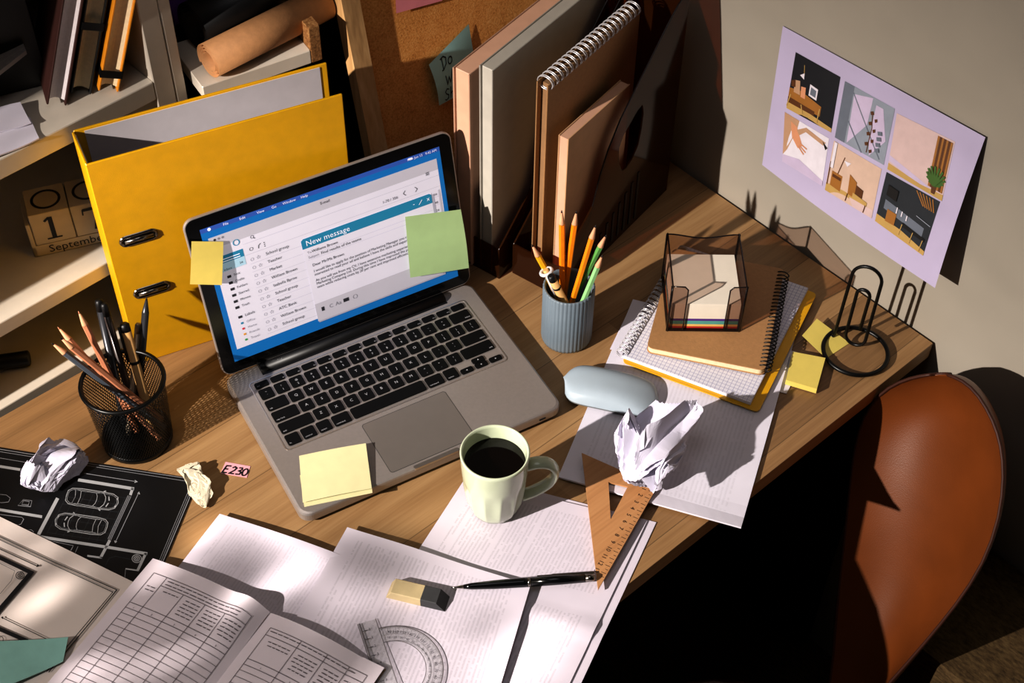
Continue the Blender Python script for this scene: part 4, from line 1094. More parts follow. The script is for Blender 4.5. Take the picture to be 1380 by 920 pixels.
for k in range(27):
    y = .006 + k * (KHt - .014) / 26; tube(bm, [(KWd - .001 + .0082 * cos(q), y + .0022 * i / 14, .0056 + .0066 * sin(q)) for i, q in enumerate([2 * pi * i / 14 for i in range(15)])], .0008, 5)
ob('spiral_binding', bm, WIRE_B, t)
# memo box
BZ = .0264; fl, fr = px(898, 446, BZ), px(997, 447, BZ); ux = fr - fl; MW = ux.length; mr = atan2(ux.y, ux.x); MH, MT, MD = .075, .0022, .09
t = thing('memo_box', 'clear smoked memo box standing on the kraft notebook', 'memo box', (fl.x, fl.y, BZ), mr)
def wall(nm, poly_, ax, pos):      # poly_ in (s,z); ax 'x': plane x=pos ; 'y': plane y=pos
    bm = BM(); r = []
    for d in (0, MT): r.append([(pos + d, s, z) if ax == 'x' else (s, pos + d, z) for s, z in poly_])
    vr = loft(bm, r, caps=False, smooth=False)
    for q in vr:
        bmesh.ops.triangle_fill(bm, use_beauty=True, edges=[e for e in {bm.edges.get((q[i], q[(i + 1) % len(q)])) for i in range(len(q))} if e])
    w = ob(nm, bm, SMOKE_L, t)
    bm = BM(); tube(bm, [((pos + MT / 2, s, z) if ax == 'x' else (s, pos + MT / 2, z)) for s, z in poly_], .0009, 6, True); ob('edge', bm, SMOKE_E, w)
wall('side_wall', [(0, 0), (MD, 0), (MD, MH), (0, MH)], 'x', 0); wall('side_wall', [(0, 0), (MD, 0), (MD, MH), (0, MH)], 'x', MW - MT)
wv = [(MW * q / 12, MH - .006 * sin(pi * q / 12) ** 2) for q in range(12, -1, -1)]
wall('back_wall', [(0, 0), (MW, 0)] + wv, 'y', MD - MT)
tb = .0195
wall('front_tab', [(0, 0), (tb, 0), (tb, MH - .006), (tb - .004, MH - .001), (0, MH)], 'y', 0); wall('front_tab', [(MW, 0), (MW, MH), (MW - tb + .004, MH - .001), (MW - tb, MH - .006), (MW - tb, 0)], 'y', 0)
bm = BM(); box(bm, (MW / 2, MD / 2, .001), (MW, MD, .002)); ob('floor_plate', bm, SMOKE_E, t)
lab = {'cream': 'cream', 'purple': 'purple', 'turquoise': 'turquoise', 'yellow': 'pale yellow', 'red': 'red'}
tt = thing('memo_paper_stack', 'block of cream, purple, turquoise, yellow and red memo papers inside the box', 'paper', (fl.x + 0, fl.y, BZ + .0022), mr)
z = .0; rnd = random.Random(3)
for nm, m, hgt in (('red', REDP, .0032), ('yellow', YELLOWP, .0036), ('turquoise', TEALP, .0058), ('purple', PURP, .0038), ('cream', pm('memo paper', (242, 234, 220), .8, var=.02), .0250)):
    bm = BM(); box(bm, (MW / 2, MD / 2, z + hgt / 2), (MW - .0065, MD - .0065, hgt), bev=.0002); q = ob('paper_layer', bm, m, tt); q['label'] = nm + ' layer of memo paper'; z += hgt

# ================================================================== mouse
a, b = px(757, 512, .012), px(890, 540, .012); ctr = (a + b) / 2; ux = b - a; ux.z = 0; ML_ = .115; mo = atan2(ux.y, ux.x)
t = thing('computer_mouse', 'pale grey wireless mouse lying half on the printed booklet', 'mouse', (ctr.x, ctr.y, .0060), mo)
bm = BM(); nu, nv = 28, 18; G = []
def mshape(i, j, top=True):
    s = i / nu * 2 - 1; q = j / nv * 2 - 1
    s = math.copysign(abs(s) ** .9, s)
    wd = .0290 * (1 - abs(s) ** 7.0) ** .5 if abs(s) < 1 else 0
    x = s * ML_ / 2 * (1 - .06 * q * q); y = q * wd
    z = .0048 + (.0165 * (1 - (s + .10) ** 2 / 1.21) ** .75 * (1 - abs(q) ** 3.2) ** .55 if abs(q) < 1 and (s + .1) ** 2 < 1.21 else 0)
    return V((x, y, z if top else .0048))
for i in range(nu + 1): G.append([bm.verts.new(mshape(i, j)) for j in range(nv + 1)])
for i in range(nu):
    for j in range(nv):
        q = bm.faces.new((G[i][j], G[i + 1][j], G[i + 1][j + 1], G[i][j + 1])); q.smooth = True
ob('shell', bm, MOUSEM, t)
bm = BM(); ol = [mshape(i, nv) for i in range(nu + 1)] + [mshape(i, 0) for i in range(nu - 1, 0, -1)]
loft(bm, [[(p.x * .95, p.y * .9, 0.0) for p in ol], [(p.x * .995, p.y * .99, .0025) for p in ol], [(p.x, p.y, .0049) for p in ol]], smooth=True)
ob('underside', bm, MOUSEB, t)

# ================================================================== crumpled papers
def crumple(name, label, ctr, size, seed, m, R, folds=20, squash=(1, 1, 1), n=90, rz=0.0, flap=.45):
    """a flat sheet folded about many planes (each fold reflects the far side), so it keeps sharp creases and loose corners"""
    rnd = random.Random(seed); P_ = []
    for j in range(n + 1):
        for i in range(n + 1):
            x, y = (i / n - .5) * size[0], (j / n - .5) * size[1]
            q = V((x, y, 0)); q += V((mnoise.noise(V((x * 16, y * 16, seed))), mnoise.noise(V((x * 16, y * 16, seed + 9))), 2.4 * mnoise.noise(V((x * 11, y * 11, seed + 5))))) * .013
            P_.append(q)
    dirs = []
    for k in range(folds):
        z = 1 - 2 * (k + .5) / folds; a = k * 2.39996 + rnd.uniform(-.5, .5); r = sqrt(1 - z * z); dirs.append(V((r * cos(a), r * sin(a), z)))
    rnd.shuffle(dirs); dirs.sort(key=lambda d: abs(d.z) > .55)
    for p in range(2):
        for d in dirs:
            c = R * rnd.uniform(.42, .92) * (1.0 if p else 1.35)
            for q in P_:
                e = q.dot(d) - c
                if e > 0: q -= d * ((2 - flap * p) * e)
    for k in range(46):
        d = V((rnd.uniform(-1, 1), rnd.uniform(-1, 1), rnd.uniform(-1, 1))).normalized(); c = rnd.uniform(-.6, .6) * R; a = rnd.uniform(.12, .34)
        d2 = V((rnd.uniform(-1, 1), rnd.uniform(-1, 1), rnd.uniform(-1, 1))).normalized()
        for q in P_:
            e = q.dot(d) - c
            if e > 0: q -= d2 * (e * a)
    cm = sum(P_, V()) / len(P_)
    rad = sorted((q - cm).length for q in P_)[int(.93 * len(P_))]
    R3 = Matrix.Rotation(rz, 3, 'Z')
    for i, q in enumerate(P_):
        q = (q - cm) * (R / rad); P_[i] = R3 @ V((q.x * squash[0], q.y * squash[1], q.z * squash[2]))
    zl = min(q.z for q in P_)
    bm = BM(); vs = [bm.verts.new(q - V((0, 0, zl))) for q in P_]
    for j in range(n):
        for i in range(n):
            a = j * (n + 1) + i; bm.faces.new((vs[a], vs[a + 1], vs[a + n + 2])); bm.faces.new((vs[a], vs[a + n + 2], vs[a + n + 1]))
    o = ob(name, bm, m, loc=ctr.copy(), clean=False); tag(o, label, 'crumpled paper'); return o
crumple('crumpled_paper', 'largest crumpled white paper ball lying on the booklet beside the mouse', px(880, 627, .0085), (.21, .297), 210, CRUMP, .0535, n=110)
crumple('crumpled_paper', 'crumpled white paper ball lying on the black plan', px(75, 648, .0034), (.21, .297), 108, CRUMP, .034, rz=.5)
crumple('crumpled_paper', 'small crumpled cream paper scrap beside the pink E230 label', px(262, 652, .0022), (.16, .22), 110, CRUMP_C, .0225, rz=1.3, squash=(1.15, 1.15, .38), n=60)

# ================================================================== set square, pen, eraser, protractor, label
RZ = .0104
A, B, C_ = px(784, 610, RZ), px(886, 655, RZ), px(806, 794, RZ)
t = thing('set_square', 'wooden triangular set square with centimetre scale beside the mug', 'set square', (C_.x, C_.y, RZ - .0024))
cen = (A + B + C_) / 3
inner = [px(u, v, RZ) for u, v in ((820, 649), (846, 655.5), (823, 699.5))]
bm = BM()
def ringpoly(P, z): return [V((p.x, p.y, z)) for p in P]
def subdiv(P, k): return [P[i].lerp(P[(i + 1) % 3], q / k) for i in range(3) for q in range(k)]
O_, I_ = subdiv([A, B, C_], 4), subdiv(inner, 4)
loft(bm, [ringpoly(O_, RZ - .0024), ringpoly(O_, RZ), ringpoly(I_, RZ), ringpoly(I_, RZ - .0024), ringpoly(O_, RZ - .0024)], caps=False, smooth=False)
ob('plate', bm, RULERW, t, world=True)
bc_ = (C_ - B); bl_ = bc_.length; bd = bc_.normalized(); inn = (A - B); inn = (inn - bd * inn.dot(bd)).normalized()
f = lambda x, y: V((B.x, B.y, RZ + .0002)) + bd * x + inn * y
bm = BM()
for k in range(28):
    s = .010 + k * .005
    if s < bl_ - .012: stroke(bm, [(s, .001), (s, .0065 if k % 2 == 0 else .004)], .0005, f)
for k in range(1, 14):
    s = k * .010
    if s < bl_ - .008: text(bm, str(k), .0068, s, -.0138, lambda x, y: f(x, -y), align='c', ang=0)
ob('scale', bm, INKB, t, world=True)
# pen
a, b = px(608, 791.5, .0135), px(802, 778, .0135); t = thing('ballpoint_pen', 'black ballpoint pen with silver tip lying across the printed sheets', 'pen', (a.x, a.y, .0075))
bm = BM(); stations(bm, a, b, [(.088, .0023), (.14, .0034), (.30, .0046), (.50, .0051), (.532, .0051)], 18); ob('lower_barrel', bm, BLACKG, t, world=True)
bm = BM(); stations(bm, a, b, [(.545, .0051), (.75, .0050), (.93, .0044)], 18); ob('upper_barrel', bm, BLACKG, t, world=True)
bm = BM(); stations(bm, a, b, [(0, .0004), (.03, .0011), (.088, .0022)], 14); ob('tip', bm, CHROME, t, world=True)
bm = BM(); stations(bm, a, b, [(.530, .0053), (.547, .0053)], 18); ob('ring', bm, CHROME, t, world=True)
bm = BM(); stations(bm, a, b, [(.93, .0044), (.985, .0038), (1, .0020)], 16); ob('end_cap', bm, CHROME, t, world=True)
pd = (b - a).normalized(); sdv = V((pd.y, -pd.x, 0)).normalized() * -.0058
bm = BM(); box(bm, (.5, 0, 0), (1, .1, .1), M=Matrix(((pd.x * .06, -pd.y * .03, 0, 0), (pd.y * .06, pd.x * .03, 0, 0), (0, 0, .012, 0), (0, 0, 0, 1))))
bmesh.ops.translate(bm, verts=bm.verts, vec=a.lerp(b, .60) + sdv); ob('clip', bm, CHROME, t, world=True)
# eraser
ez = .0205; q0, q1, q2 = px(532.5, 784, ez), px(520, 800, ez), px(590, 801, ez)
ax = (px(586, 806, ez) - px(526, 792, ez)); ax.z = 0; EL = .058; er = atan2(ax.y, ax.x); ew = .0185; e0 = px(527, 793, .0135)
t = thing('eraser', 'beige and dark grey block eraser lying on the printed sheet', 'eraser', (e0.x, e0.y, .0086), er)
def ebox(nm, x0, x1, m, sl0, sl1):
    bm = BM(); r = []
    for x, s in ((x0, sl0), (x1, sl1)): r.append([(x + s * (k - .5) , y, z) for y, z, k in ((-ew / 2, .0006, 0), (-ew / 2 + .0006, 0, 0), (ew / 2 - .0006, 0, 0), (ew / 2, .0006, 0), (ew / 2, .0115, 1), (ew / 2 - .0008, .0122, 1), (-ew / 2 + .0008, .0122, 1), (-ew / 2, .0115, 1))])
    loft(bm, r, smooth=False); ob(nm, bm, m, t)
ebox('light_end', 0, .0345, ERAS, .006, 0); ebox('dark_end', .0345, .056, ERASD, 0, -.009)
# protractor
pz = .0106; hub = px(529.5, 902.5, pz); e1 = px(510, 845, pz); dx_ = (e1 - hub); dx_.z = 0; RP = dx_.length; dx_.normalize(); nx_ = V((dx_.y, -dx_.x, 0)); dx_ = -dx_
fP = lambda o: (lambda x, y: V((hub.x, hub.y, pz + o)) + dx_ * x + nx_ * y)
t = thing('protractor', 'clear plastic protractor with ruler edge at the bottom of the photo', 'protractor', (hub.x, hub.y, pz - .0014))
f0, f1 = fP(-.0014), fP(0)
rp = .050
bm = BM(); n = 48
o_ = [(rp * cos(pi * i / n), rp * sin(pi * i / n)) for i in range(n + 1)]; i_ = [(rp * .66 * cos(pi * i / n), rp * .66 * sin(pi * i / n)) for i in range(n + 1)]
loft(bm, [[f0(*p) for p in o_], [f1(*p) for p in o_], [f1(*p) for p in i_], [f0(*p) for p in i_], [f0(*p) for p in o_]], closed=False, caps=False, smooth=False)
ob('arc_plate', bm, CLEAR, t, world=True)
bm = BM(); q = [(-.062, -.019), (.060, -.019), (.060, 0), (-.062, 0)]; loft(bm, [[f0(*p) for p in q], [f1(*p) for p in q]], smooth=False); ob('ruler_bar', bm, CLEAR, t, world=True)
bm = BM(); f = fP(.0002)
for r, w in ((rp, .0011), (rp * .66, .0007), (rp * .82, .0003)): stroke(bm, [(r * cos(pi * i / n), r * sin(pi * i / n)) for i in range(n + 1)], w, f, 1, .01)
stroke(bm, [(-.062, -.019), (.060, -.019), (.060, 0), (-.062, 0)], .0008, f, 1); stroke(bm, [(-.062, -.0172), (.060, -.0172)], .0016, f, 1)
for k in range(0, 181, 2):
    a = radians(k); r1 = rp * (.90 if k % 10 == 0 else .955); stroke(bm, [(r1 * cos(a), r1 * sin(a)), (rp * .99 * cos(a), rp * .99 * sin(a))], .0003, f, 0)
for k in range(10, 180, 10):
    a = radians(k)
    for q, r, s in ((k, .84, .0042), (180 - k, .72, .0034)): text(bm, str(q), s, rp * r * cos(a), rp * r * sin(a), f, 0, ang=a - pi / 2, align='c')
for k in range(11):
    x = -.052 + .010 * k; stroke(bm, [(x, -.0165), (x, -.011)], .0006, f, 0); text(bm, str(k), .004, x + .001, -.010, f, 0, ang=pi / 2)
ob('markings', bm, [pm('protractor ink', (58, 54, 58), .6), pm('plastic edge', (120, 114, 118), .4)], t, world=True)
# pink label
S = Sheet(*[px(u, v, .0006) for u, v in ((304, 622), (337.5, 628), (332.5, 643.5), (297, 637.5))]); t = thing('paper_label', 'small pink paper label reading E230 on the desk', 'label', S.c[3])
bm = BM(); S.surf(bm, 3, 3, .0003); ob('paper', bm, PINKL, t, world=True)
bm = BM(); f = S.f(.0003); g = lambda x, y: f(x + .15 * y, -y); handwrite(bm, 'E230', .0102, .0035, -.0148, g, .0018); ob('handwriting', bm, INKB, t, world=True)

# ================================================================== yellow notes and clip stand by the wall
c = [px(u, v, .0098) for u, v in ((1068, 473.5), (1112.5, 482), (1101, 524), (1059, 511.5))]; S = Sheet(*c)
bm = BM(); S.surf(bm, 4, 4, .0080); tag(ob('sticky_note_pad', bm, STICKY_Y, loc=V((c[3].x, c[3].y, .0003)), world=True), 'thick yellow sticky note pad lying in front of the clip stand', 'sticky note')
o, S = note('sticky_note', 'single curved yellow sticky note lying under the wire clip stand', STICKY_Y, [(1100, 431), (1145, 462), (1113, 483), (1080, 454)], z=.0006, offs=(.006, 0, .0003, .004), h=lambda s, t_: .003 * (1 - s))
RC = V((-.089, .0521, 0)); t = thing('memo_clip_stand', 'black wire memo stand shaped like a paper clip near the desk corner', 'clip stand', RC)
bm = BM(); tube(bm, [(.0385 * cos(a), .0385 * sin(a), .0042) for a in [2 * pi * i / 64 for i in range(64)]], .0027, 8, True); ob('ring_base', bm, WIRE_B, t)
cb0, cd = V((-.0900, .0853)), V((.3512, -.9363))
def cw(s, z): return V((cb0.x + cd.x * s, cb0.y + cd.y * s, z)) - RC
def ar(cx, cz, rx, rz, a0, a1, n=14): return [(cx + rx * cos(radians(a0 + (a1 - a0) * i / n)), cz + rz * sin(radians(a0 + (a1 - a0) * i / n))) for i in range(n + 1)]
path = [(-.019, .0030), (-.003, .0030), (0, .004), (.0006, .008)] + ar(.0205, .112, .0175, .019, 180, 0) + ar(.0258, .016, .0122, .013, 0, -180) + ar(.0215, .086, .0077, .0085, 180, 0) + [(.0285, .030)]
bm = BM(); tube(bm, [cw(*q) for q in path], .0021, 8); ob('clip_wire', bm, WIRE_B, t)

# ================================================================== print pinned to the wall
def wp(u, v, x): return pxx(u, v, x)
c = [wp(1055, 35, -.002), wp(1328, 185, -.004), wp(1260, 388, -.040), wp(1027, 222, -.014)]
S = Sheet(*c, size=(.297, .210)); S.n = V((-1, 0, 0)); S.h = lambda s, t_: .004 * sin(pi * s) * t_ + .003 * sin(pi * t_) * s
t = thing('wall_print', 'white sheet with six interior photos pinned to the grey wall', 'print', c[3])
bm = BM(); S.surf(bm, 20, 16); ob('paper', bm, paper('wall print paper', (188, 178, 204)), t, world=True)
PH = [pm('photo ' + k, v, .5, var=.04, vs=90) for k, v in dict(dark=(30, 31, 36), grey=(146, 152, 164), pink=(206, 182, 180), bed=(186, 150, 122), beige=(206, 180, 164), char=(44, 48, 54), wood=(160, 110, 52), straw=(188, 156, 96), white=(220, 214, 222), brown=(96, 58, 30), green=(70, 104, 44), shade=(112, 118, 130), skin=(208, 150, 116), black=(24, 22, 22), lilac=(196, 182, 206)).items()]
NMS = 'dark grey pink bed beige char wood straw white brown green shade skin black lilac'.split(); MI = {k: i for i, k in enumerate(NMS)}
import itertools
def homog():
    src = [(1055, 35), (1328, 185), (1260, 388), (1027, 222)]
    return src
def photo(quad, bg, items):
    c4 = []
    for u, v in quad:      # invert the bilinear print mapping in the picture plane
        s, q = .5, .5
        for _ in range(30):
            (x0, y0), (x1, y1), (x2, y2), (x3, y3) = homog()
            fx = (x0 * (1 - s) + x1 * s) * (1 - q) + (x3 * (1 - s) + x2 * s) * q - u; fy = (y0 * (1 - s) + y1 * s) * (1 - q) + (y3 * (1 - s) + y2 * s) * q - v
            a = (x1 - x0) * (1 - q) + (x2 - x3) * q; b = (x3 - x0) * (1 - s) + (x2 - x1) * s; c_ = (y1 - y0) * (1 - q) + (y2 - y3) * q; d = (y3 - y0) * (1 - s) + (y2 - y1) * s
            det = a * d - b * c_; s -= (fx * d - fy * b) / det; q -= (fy * a - fx * c_) / det
        c4.append((s, q))
    bm = BM()
    def f(lv): 
        def g(a, b):
            (s0, q0), (s1, q1), (s2, q2), (s3, q3) = c4
            s = (s0 * (1 - a) + s1 * a) * (1 - b) + (s3 * (1 - a) + s2 * a) * b; q = (q0 * (1 - a) + q1 * a) * (1 - b) + (q3 * (1 - a) + q2 * a) * b
            return S.st(s, q, .0004 + lv * .00012)
        return g
    gridfill(bm, 0, 0, 1, 1, f(0), MI[bg], 8, 8)
    for k, it in enumerate(items):
        kind, col, pts = it[0], MI[it[1]], it[2]
        lv = 1 + k * .6
        if kind == 'p': poly(bm, pts, f(lv), col)
        elif kind == 'l': stroke(bm, pts, it[3], f(lv), col, .08)
        elif kind == 'r':
            x0, y0, x1, y1 = pts; gridfill(bm, x0, y0, x1, y1, f(lv), col, 6, 6)
    ob('photo', bm, PH, t, world=True)
def cq(*p): return [(900 + a / 1.84, b / 1.84) for a, b in p]
photo(cq((322, 128), (440, 193), (420, 325), (300, 262)), 'dark', [('p', 'straw', [(0, .88), (.3, .86), (1, .93), (1, 1), (0, 1)]), ('p', 'wood', [(.0, .62), (.25, .58), (.72, .66), (.72, .84), (0, .84)]), ('p', 'brown', [(0, .78), (.6, .80), (.6, .88), (0, .88)]),
    ('p', 'bed', [(.08, .45), (.2, .42), (.24, .66), (.1, .66)]), ('p', 'skin', [(.24, .5), (.34, .48), (.36, .68), (.26, .68)]), ('p', 'white', [(.42, .38), (.60, .40), (.60, .60), (.42, .58)]), ('p', 'shade', [(.45, .42), (.57, .44), (.57, .56), (.45, .55)]), ('l', 'straw', [(.05, .72), (.0, .95)], .02), ('l', 'straw', [(.3, .8), (.36, .95)], .02), ('l', 'straw', [(.7, .7), (.68, .97)], .02),
    ('l', 'straw', [(.27, .30), (.24, .12)], .012), ('p', 'white', [(.18, .32), (.27, .25), (.28, .36)]), ('p', 'brown', [(.02, .48), (.1, .44), (.12, .56), (.04, .58)])])
photo(cq((452, 203), (577, 272), (553, 405), (430, 337)), 'grey', [('p', 'shade', [(0, 0), (.2, 0), (.2, 1), (0, 1)]), ('p', 'lilac', [(.22, .12), (.58, .02), (.56, .5), (.24, .98)]), ('p', 'lilac', [(.66, .1), (.8, .1), (.95, .6), (.7, .98), (.64, .7)]), ('l', 'shade', [(.2, .1), (.9, .95)], .02), ('l', 'shade', [(.2, .6), (.55, 1)], .02), ('l', 'brown', [(.62, .25), (.66, .5), (.64, .95)], .015)] +
    [('p', 'brown', [(.58 + .1 * (k % 2), .25 + .09 * k), (.63 + .1 * (k % 2), .22 + .09 * k), (.66 + .08 * (k % 2), .27 + .09 * k), (.6 + .1 * (k % 2), .30 + .09 * k)]) for k in range(8)] + [('p', 'shade', [(.78, .5 + .1 * k), (.86, .47 + .1 * k), (.88, .53 + .1 * k), (.8, .56 + .1 * k)]) for k in range(4)])
photo(cq((582, 282), (720, 350), (690, 490), (562, 415)), 'pink', [('p', 'lilac', [(0, .74), (.78, .90), (.6, .96), (0, .84)]), ('p', 'straw', [(0, .88), (.6, .93), (1, .90), (1, 1), (0, 1)])] + [('l', 'wood' if k % 2 == 0 else 'brown', [(.74 + .037 * k, .03), (.74 + .037 * k, .88)], .034) for k in range(7)] +
    [('p', 'brown', [(.78, .80), (.88, .80), (.86, .96), (.80, .96)])] + [('l', 'green', [(.83, .82), (.83 + .16 * cos(a), .66 + .16 * sin(a))], .035) for a in [2 * pi * k / 14 for k in range(14)]])
photo(cq((296, 272), (415, 340), (398, 460), (291, 398)), 'white', [('p', 'bed', [(0, 0), (.34, 0), (.30, .2), (.10, .7), (0, .85)]), ('p', 'skin', [(.15, .1), (.3, .15), (.45, .45), (.35, .55), (.2, .4)]), ('p', 'bed', [(.3, .2), (.5, .05), (.95, .12), (.9, .2), (.5, .14), (.36, .28)]), ('p', 'lilac', [(0, .85), (.4, .75), (1, .9), (1, 1), (0, 1)]), ('p', 'black', [(.88, .12), (1, .2), (.96, .26)]), ('l', 'skin', [(.38, .42), (.56, .46)], .03), ('l', 'skin', [(.38, .47), (.54, .54)], .03), ('l', 'skin', [(.36, .50), (.50, .6)], .03)])
photo(cq((428, 345), (548, 415), (522, 540), (405, 470)), 'beige', [('p', 'straw', [(0, .84), (.4, .80), (1, .86), (1, 1), (0, 1)]), ('p', 'pink', [(.5, .85), (1, .84), (1, 1), (.6, 1)]), ('p', 'wood', [(.08, .55), (.30, .55), (.30, .86), (.08, .84)]), ('p', 'brown', [(.1, .60), (.28, .6), (.28, .66), (.1, .66)]), ('l', 'brown', [(.02, .4), (.02, .86)], .02), ('l', 'brown', [(.2, .55), (.28, .18)], .015), ('p', 'white', [(.28, .24), (.42, .22), (.36, .32)]), ('p', 'wood', [(.44, .42), (.60, .50), (.60, .82), (.46, .80)]), ('p', 'brown', [(.6, .55), (.75, .58), (.75, .74), (.6, .72)]), ('p', 'straw', [(.56, .72), (.86, .76), (.86, .84), (.56, .82)]), ('l', 'brown', [(.46, .8), (.44, .96)], .015), ('l', 'brown', [(.84, .82), (.82, .98)], .015), ('l', 'white', [(.06, 0), (.06, .5)], .06)])
photo(cq((560, 422), (686, 492), (641, 630), (530, 546)), 'char', [('p', 'shade', [(.1, .48), (.88, .56), (.88, .72), (.1, .66)]), ('p', 'straw', [(0, .84), (.5, .84), (1, .92), (1, 1), (0, 1)])] + [('l', 'wood', [(.58 + .06 * k, .02), (.76 + .04 * k, .22)], .02) for k in range(6)] + [('p', 'wood', [(.18, .62), (.36, .62), (.36, .84), (.18, .86)]), ('p', 'black', [(.5, .68), (.95, .72), (.95, .78), (.5, .76)]), ('l', 'straw', [(.5, .72), (.48, .94)], .014), ('l', 'straw', [(.72, .74), (.70, .96)], .014), ('l', 'straw', [(.92, .76), (.9, .98)], .014), ('l', 'white', [(.45, .5), (.45, .6)], .02), ('l', 'white', [(.55, .52), (.55, .62)], .02), ('l', 'white', [(.35, .48), (.35, .60)], .02), ('l', 'grey', [(.7, .42), (.98, .46)], .014), ('p', 'black', [(.1, .18), (.3, .2), (.3, .4), (.1, .38)])])

# ================================================================== chair
T0, T1 = V((-.090, -.085, .055)), V((-.255, -.165, -.300)); wv = V((-.25, -.97, 0)).normalized()
nrm = (T1 - T0).cross(wv).normalized()
if nrm.dot(CAMP - T0) < 0: nrm = -nrm
CC = V((-.36, -.10, -.74)); t = thing('chair', 'tan leather shell chair with a rounded narrow-waisted back, pushed up to the desk', 'chair', CC)
rowp = [((1250, 505), (1275, 505)), ((1225, 509), (1296, 512)), ((1196, 521), (1318, 532)), ((1170, 545), (1338, 568)), ((1155, 580), (1348, 600)), ((1148, 620), (1352, 640)), ((1143, 665), (1347, 695)), ((1137, 725), (1325, 760)), ((1130, 785), (1288, 815)), ((1124, 850), (1244, 868)), ((1119, 918), (1200, 918)), ((1108, 962), (1168, 952))]
T0 = T0 + nrm * .012; T1 = T1 + nrm * .012; rows3 = []
for L_, R_2 in rowp: rows3.append((pxp(*L_, T0, nrm), pxp(*R_2, T0, nrm)))
c9 = (rows3[-1][0] + rows3[-1][1]) / 2; h9 = (rows3[-1][1] - rows3[-1][0]).length / 2; fw = V((-.97, .25, 0)).normalized(); sw = V((-.25, -.97, 0)).normalized()
for d, h_, z in ((.02, .055, -.03), (.05, .10, -.055), (.09, .14, -.068), (.15, .160, -.072), (.21, .155, -.07), (.26, .13, -.07), (.285, .085, -.074), (.295, .03, -.08)):
    c = c9 + fw * d + V((0, 0, z)); rows3.append((c - sw * h_, c + sw * h_))
NC = 20; NB = len(rowp)
def crow(k, off=0.0):
    a, b = rows3[k]; m = (a + b) / 2; h_ = (b - a).length / 2
    nb = nrm if k < NB - 1 else (nrm * max(0, 1 - (k - NB + 1) / 2) + V((0, 0, 1)) * min(1, (k - NB + 1) / 2)).normalized()
    o = []
    for i in range(NC + 1):
        q = -cos(pi * i / NC); dep = .040 * min(1, h_ / .09) * (1 - abs(q) ** 2.2) * (1 if k < NB else .5)
        edge = .016 * max(0, (abs(q) - .8) / .2) ** 2 * (1 if off else 0)
        o.append(m + (b - a) * .5 * q - nb * (dep + off - edge * min(1, off / .016) * .9))
    return o
bm = BM(); K = len(rows3)
topc = [crow(k) for k in range(K)]; botc = [crow(k, .018) for k in range(K)]
loft(bm, topc, closed=False, caps=False); loft(bm, botc, closed=False, caps=False)
def edge_line(R): return [R[k][0] for k in range(K)] + R[-1][1:] + [R[k][-1] for k in range(K - 2, -1, -1)] + R[0][-2:0:-1]
e0, e1 = edge_line(topc), edge_line(botc)
loft(bm, [e0, e1], caps=False)
sh = ob('shell', bm, LEATHER, t, world=True)
md = sh.modifiers.new('smooth', 'SUBSURF'); md.levels = 1; md.render_levels = 2
bm = BM(); tube(bm, [(p + q) / 2 for p, q in zip(e0, e1)], .0024, 6, True); pp = ob('piping', bm, STITCH, t, world=True)
md = pp.modifiers.new('smooth', 'SUBSURF'); md.levels = 1; md.render_levels = 1
uc = c9 + fw * .15 + V((0, 0, -.115))
bm = BM(); cyl(bm, uc + V((0, 0, -.012)), uc + V((0, 0, .012)), .07, n=28); ob('seat_plate', bm, BLACK, t, world=True)
for a, b in ((.5, .6), (.5, -.6), (-.55, .6), (-.55, -.6)):
    p = uc + fw * (a * .09) + sw * (b * .09); q = uc + fw * (a * .34) + sw * (b * .34); q.z = -.739
    if q.x > -.20: q.x = -.205
    bm = BM(); tube(bm, [p, p.lerp(q, .06) + V((0, 0, .0)), q], .009, 10); ob('leg', bm, CHROME, t, world=True)
AMB = .010
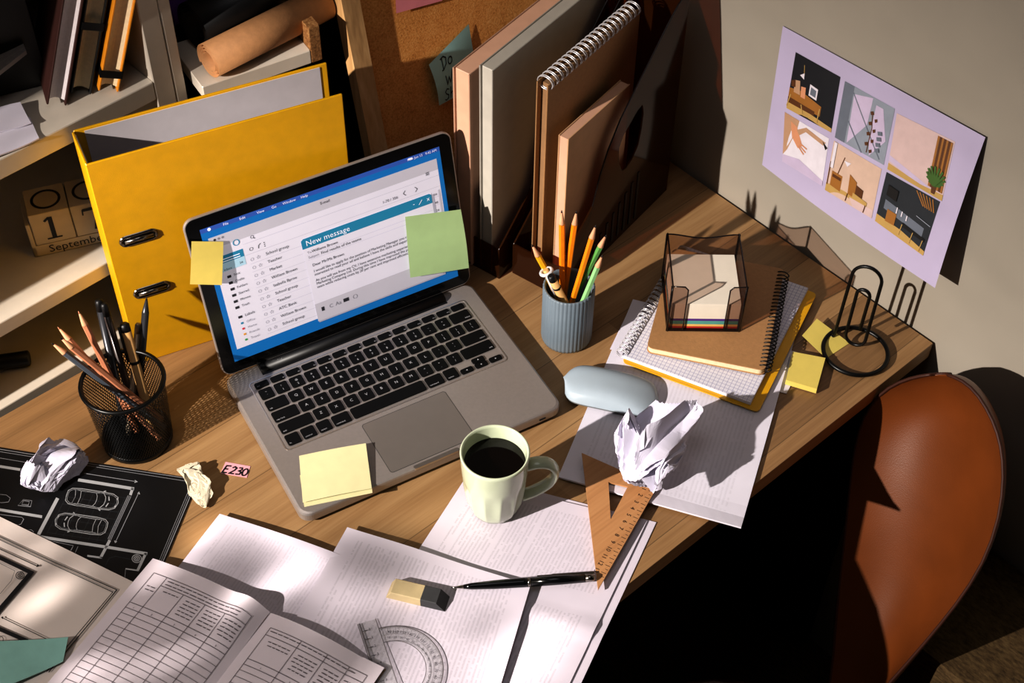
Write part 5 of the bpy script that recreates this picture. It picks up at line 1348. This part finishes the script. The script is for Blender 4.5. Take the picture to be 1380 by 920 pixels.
def GOBO(nt, em, dx, dy, dz, S0):
    """light broken up by foliage / window bars outside the frame: a pattern in the lamp's own beam"""
    k = dz * (-1.0 / S0.z)                       # -dz / height
    x = S0.x + dx / k; y = S0.y + dy / k        # where this beam meets the desk plane
    def ell(a, b, wd, soft=1.0):     # elongated soft spot from pixel a to pixel b
        A, B = px(*a), px(*b); c = (A + B) / 2; d = B - A; L_ = d.length / 2 + wd; d.normalize()
        u = ((x - c.x) * d.x + (y - c.y) * d.y) / L_; v = ((x - c.x) * -d.y + (y - c.y) * d.x) / wd
        r = (u * u + v * v).sqrt()
        return (1.0 - r).sstep(0.0, soft)
    nz = noise(nt, comb(nt, x * 9.0, y * 9.0), 1.0, 2)
    dim = ell((120, 800), (420, 880), .115, .45)
    for q in (((60, 790), (60, 900), .12, .5), ((470, 745), (560, 760), .055, .7), ((520, 850), (470, 900), .06, .7), ((330, 735), (380, 830), .035, .6), ((0, 640), (-60, 700), .06, .8), ((640, 830), (700, 845), .016, 1.0), ((90, 575), (170, 600), .018, 1.0), ((215, 690), (205, 740), .02, 1.0)):
        dim = dim.max(ell(*q))
    lit = ell((108, 775), (10, 842), .020, .9)
    for q in (((70, 742), (40, 752), .012, .9), ((262, 762), (225, 775), .016, .9), ((200, 880), (90, 918), .012, 1.0), ((330, 862), (210, 905), .008, 1.0), ((290, 700), (250, 745), .018, .9), ((410, 760), (345, 820), .022, .9), ((440, 745), (400, 790), .016, 1.0), ((250, 880), (160, 912), .006, 1.0)):
        lit = lit.max(ell(*q))
    hot = ell((750, 850), (690, 915), .045, 1.0)
    pat = (1.0 - dim * .74) + lit * 1.5 + hot * 1.1
    pat = pat * (nz * .24 + .88) * (x * .75 + 1.42).max(.62).min(1.45)
    e = (dz * dz / (dx * dx + dy * dy)).sqrt()   # tangent of the beam's downward angle: dimmer towards the horizon
    pat = pat * (e.sstep(.16, .62) * .86 + .14)
    pat = pat * (1.0 - y.sstep(.66, .76) * .62)      # beam dimmed by hand to darken the upper shelves
    nt.links.new((pat * 1.0).s, em.inputs['Strength'])
F_ = D.lights.new('soft_fill', 'AREA'); F_.energy = 4.2; F_.size = 1.0; F_.color = (1.0, .97, .98)
fo = D.objects.new('soft_fill', F_); fo.location = (-.95, .25, 2.0); COL.objects.link(fo)
fo.rotation_euler = (V((-.7, .2, 0)) - V(fo.location)).to_track_quat('-Z', 'Y').to_euler()
# ================================================================== light, world, camera
S0 = V((-2.50, .47, 1.15))
L = D.lights.new('low_sunlight', 'POINT'); L.energy = 420; L.shadow_soft_size = .016; L.color = (1.0, .93, .86)
lo = D.objects.new('low_sunlight', L); lo.location = S0; COL.objects.link(lo)
L.use_nodes = True; nt = L.node_tree; em = nt.nodes['Emission']
geo = nt.nodes.new('ShaderNodeNewGeometry'); dx, dy, dz = sep(nt, geo.outputs['Incoming'])
GOBO(nt, em, dx, dy, dz, S0)
w = D.worlds.new('room_ambience'); sc.world = w; w.use_nodes = True
bgn = w.node_tree.nodes['Background']; bgn.inputs[0].default_value = (.95, .95, 1.0, 1); bgn.inputs[1].default_value = AMB
cam = D.cameras.new('camera'); cam.sensor_width = 36; cam.lens = FPX / 1380 * 36; cam.clip_start = .02
co = D.objects.new('camera', cam); COL.objects.link(co); sc.camera = co
co.matrix_world = Matrix.Translation(CAMP) @ CAMM.to_4x4()
bpy.context.view_layer.update()
for o in list(COL.objects):
    if o.parent is None: o.location.z += DESK
sc.view_settings.view_transform = 'Standard'; sc.view_settings.look = 'None'
sc.view_settings.exposure = 0.0; sc.view_settings.gamma = 0.80
sc.cycles.max_bounces = 8; sc.cycles.diffuse_bounces = 2; sc.cycles.transparent_max_bounces = 24; sc.cycles.caustics_reflective = False
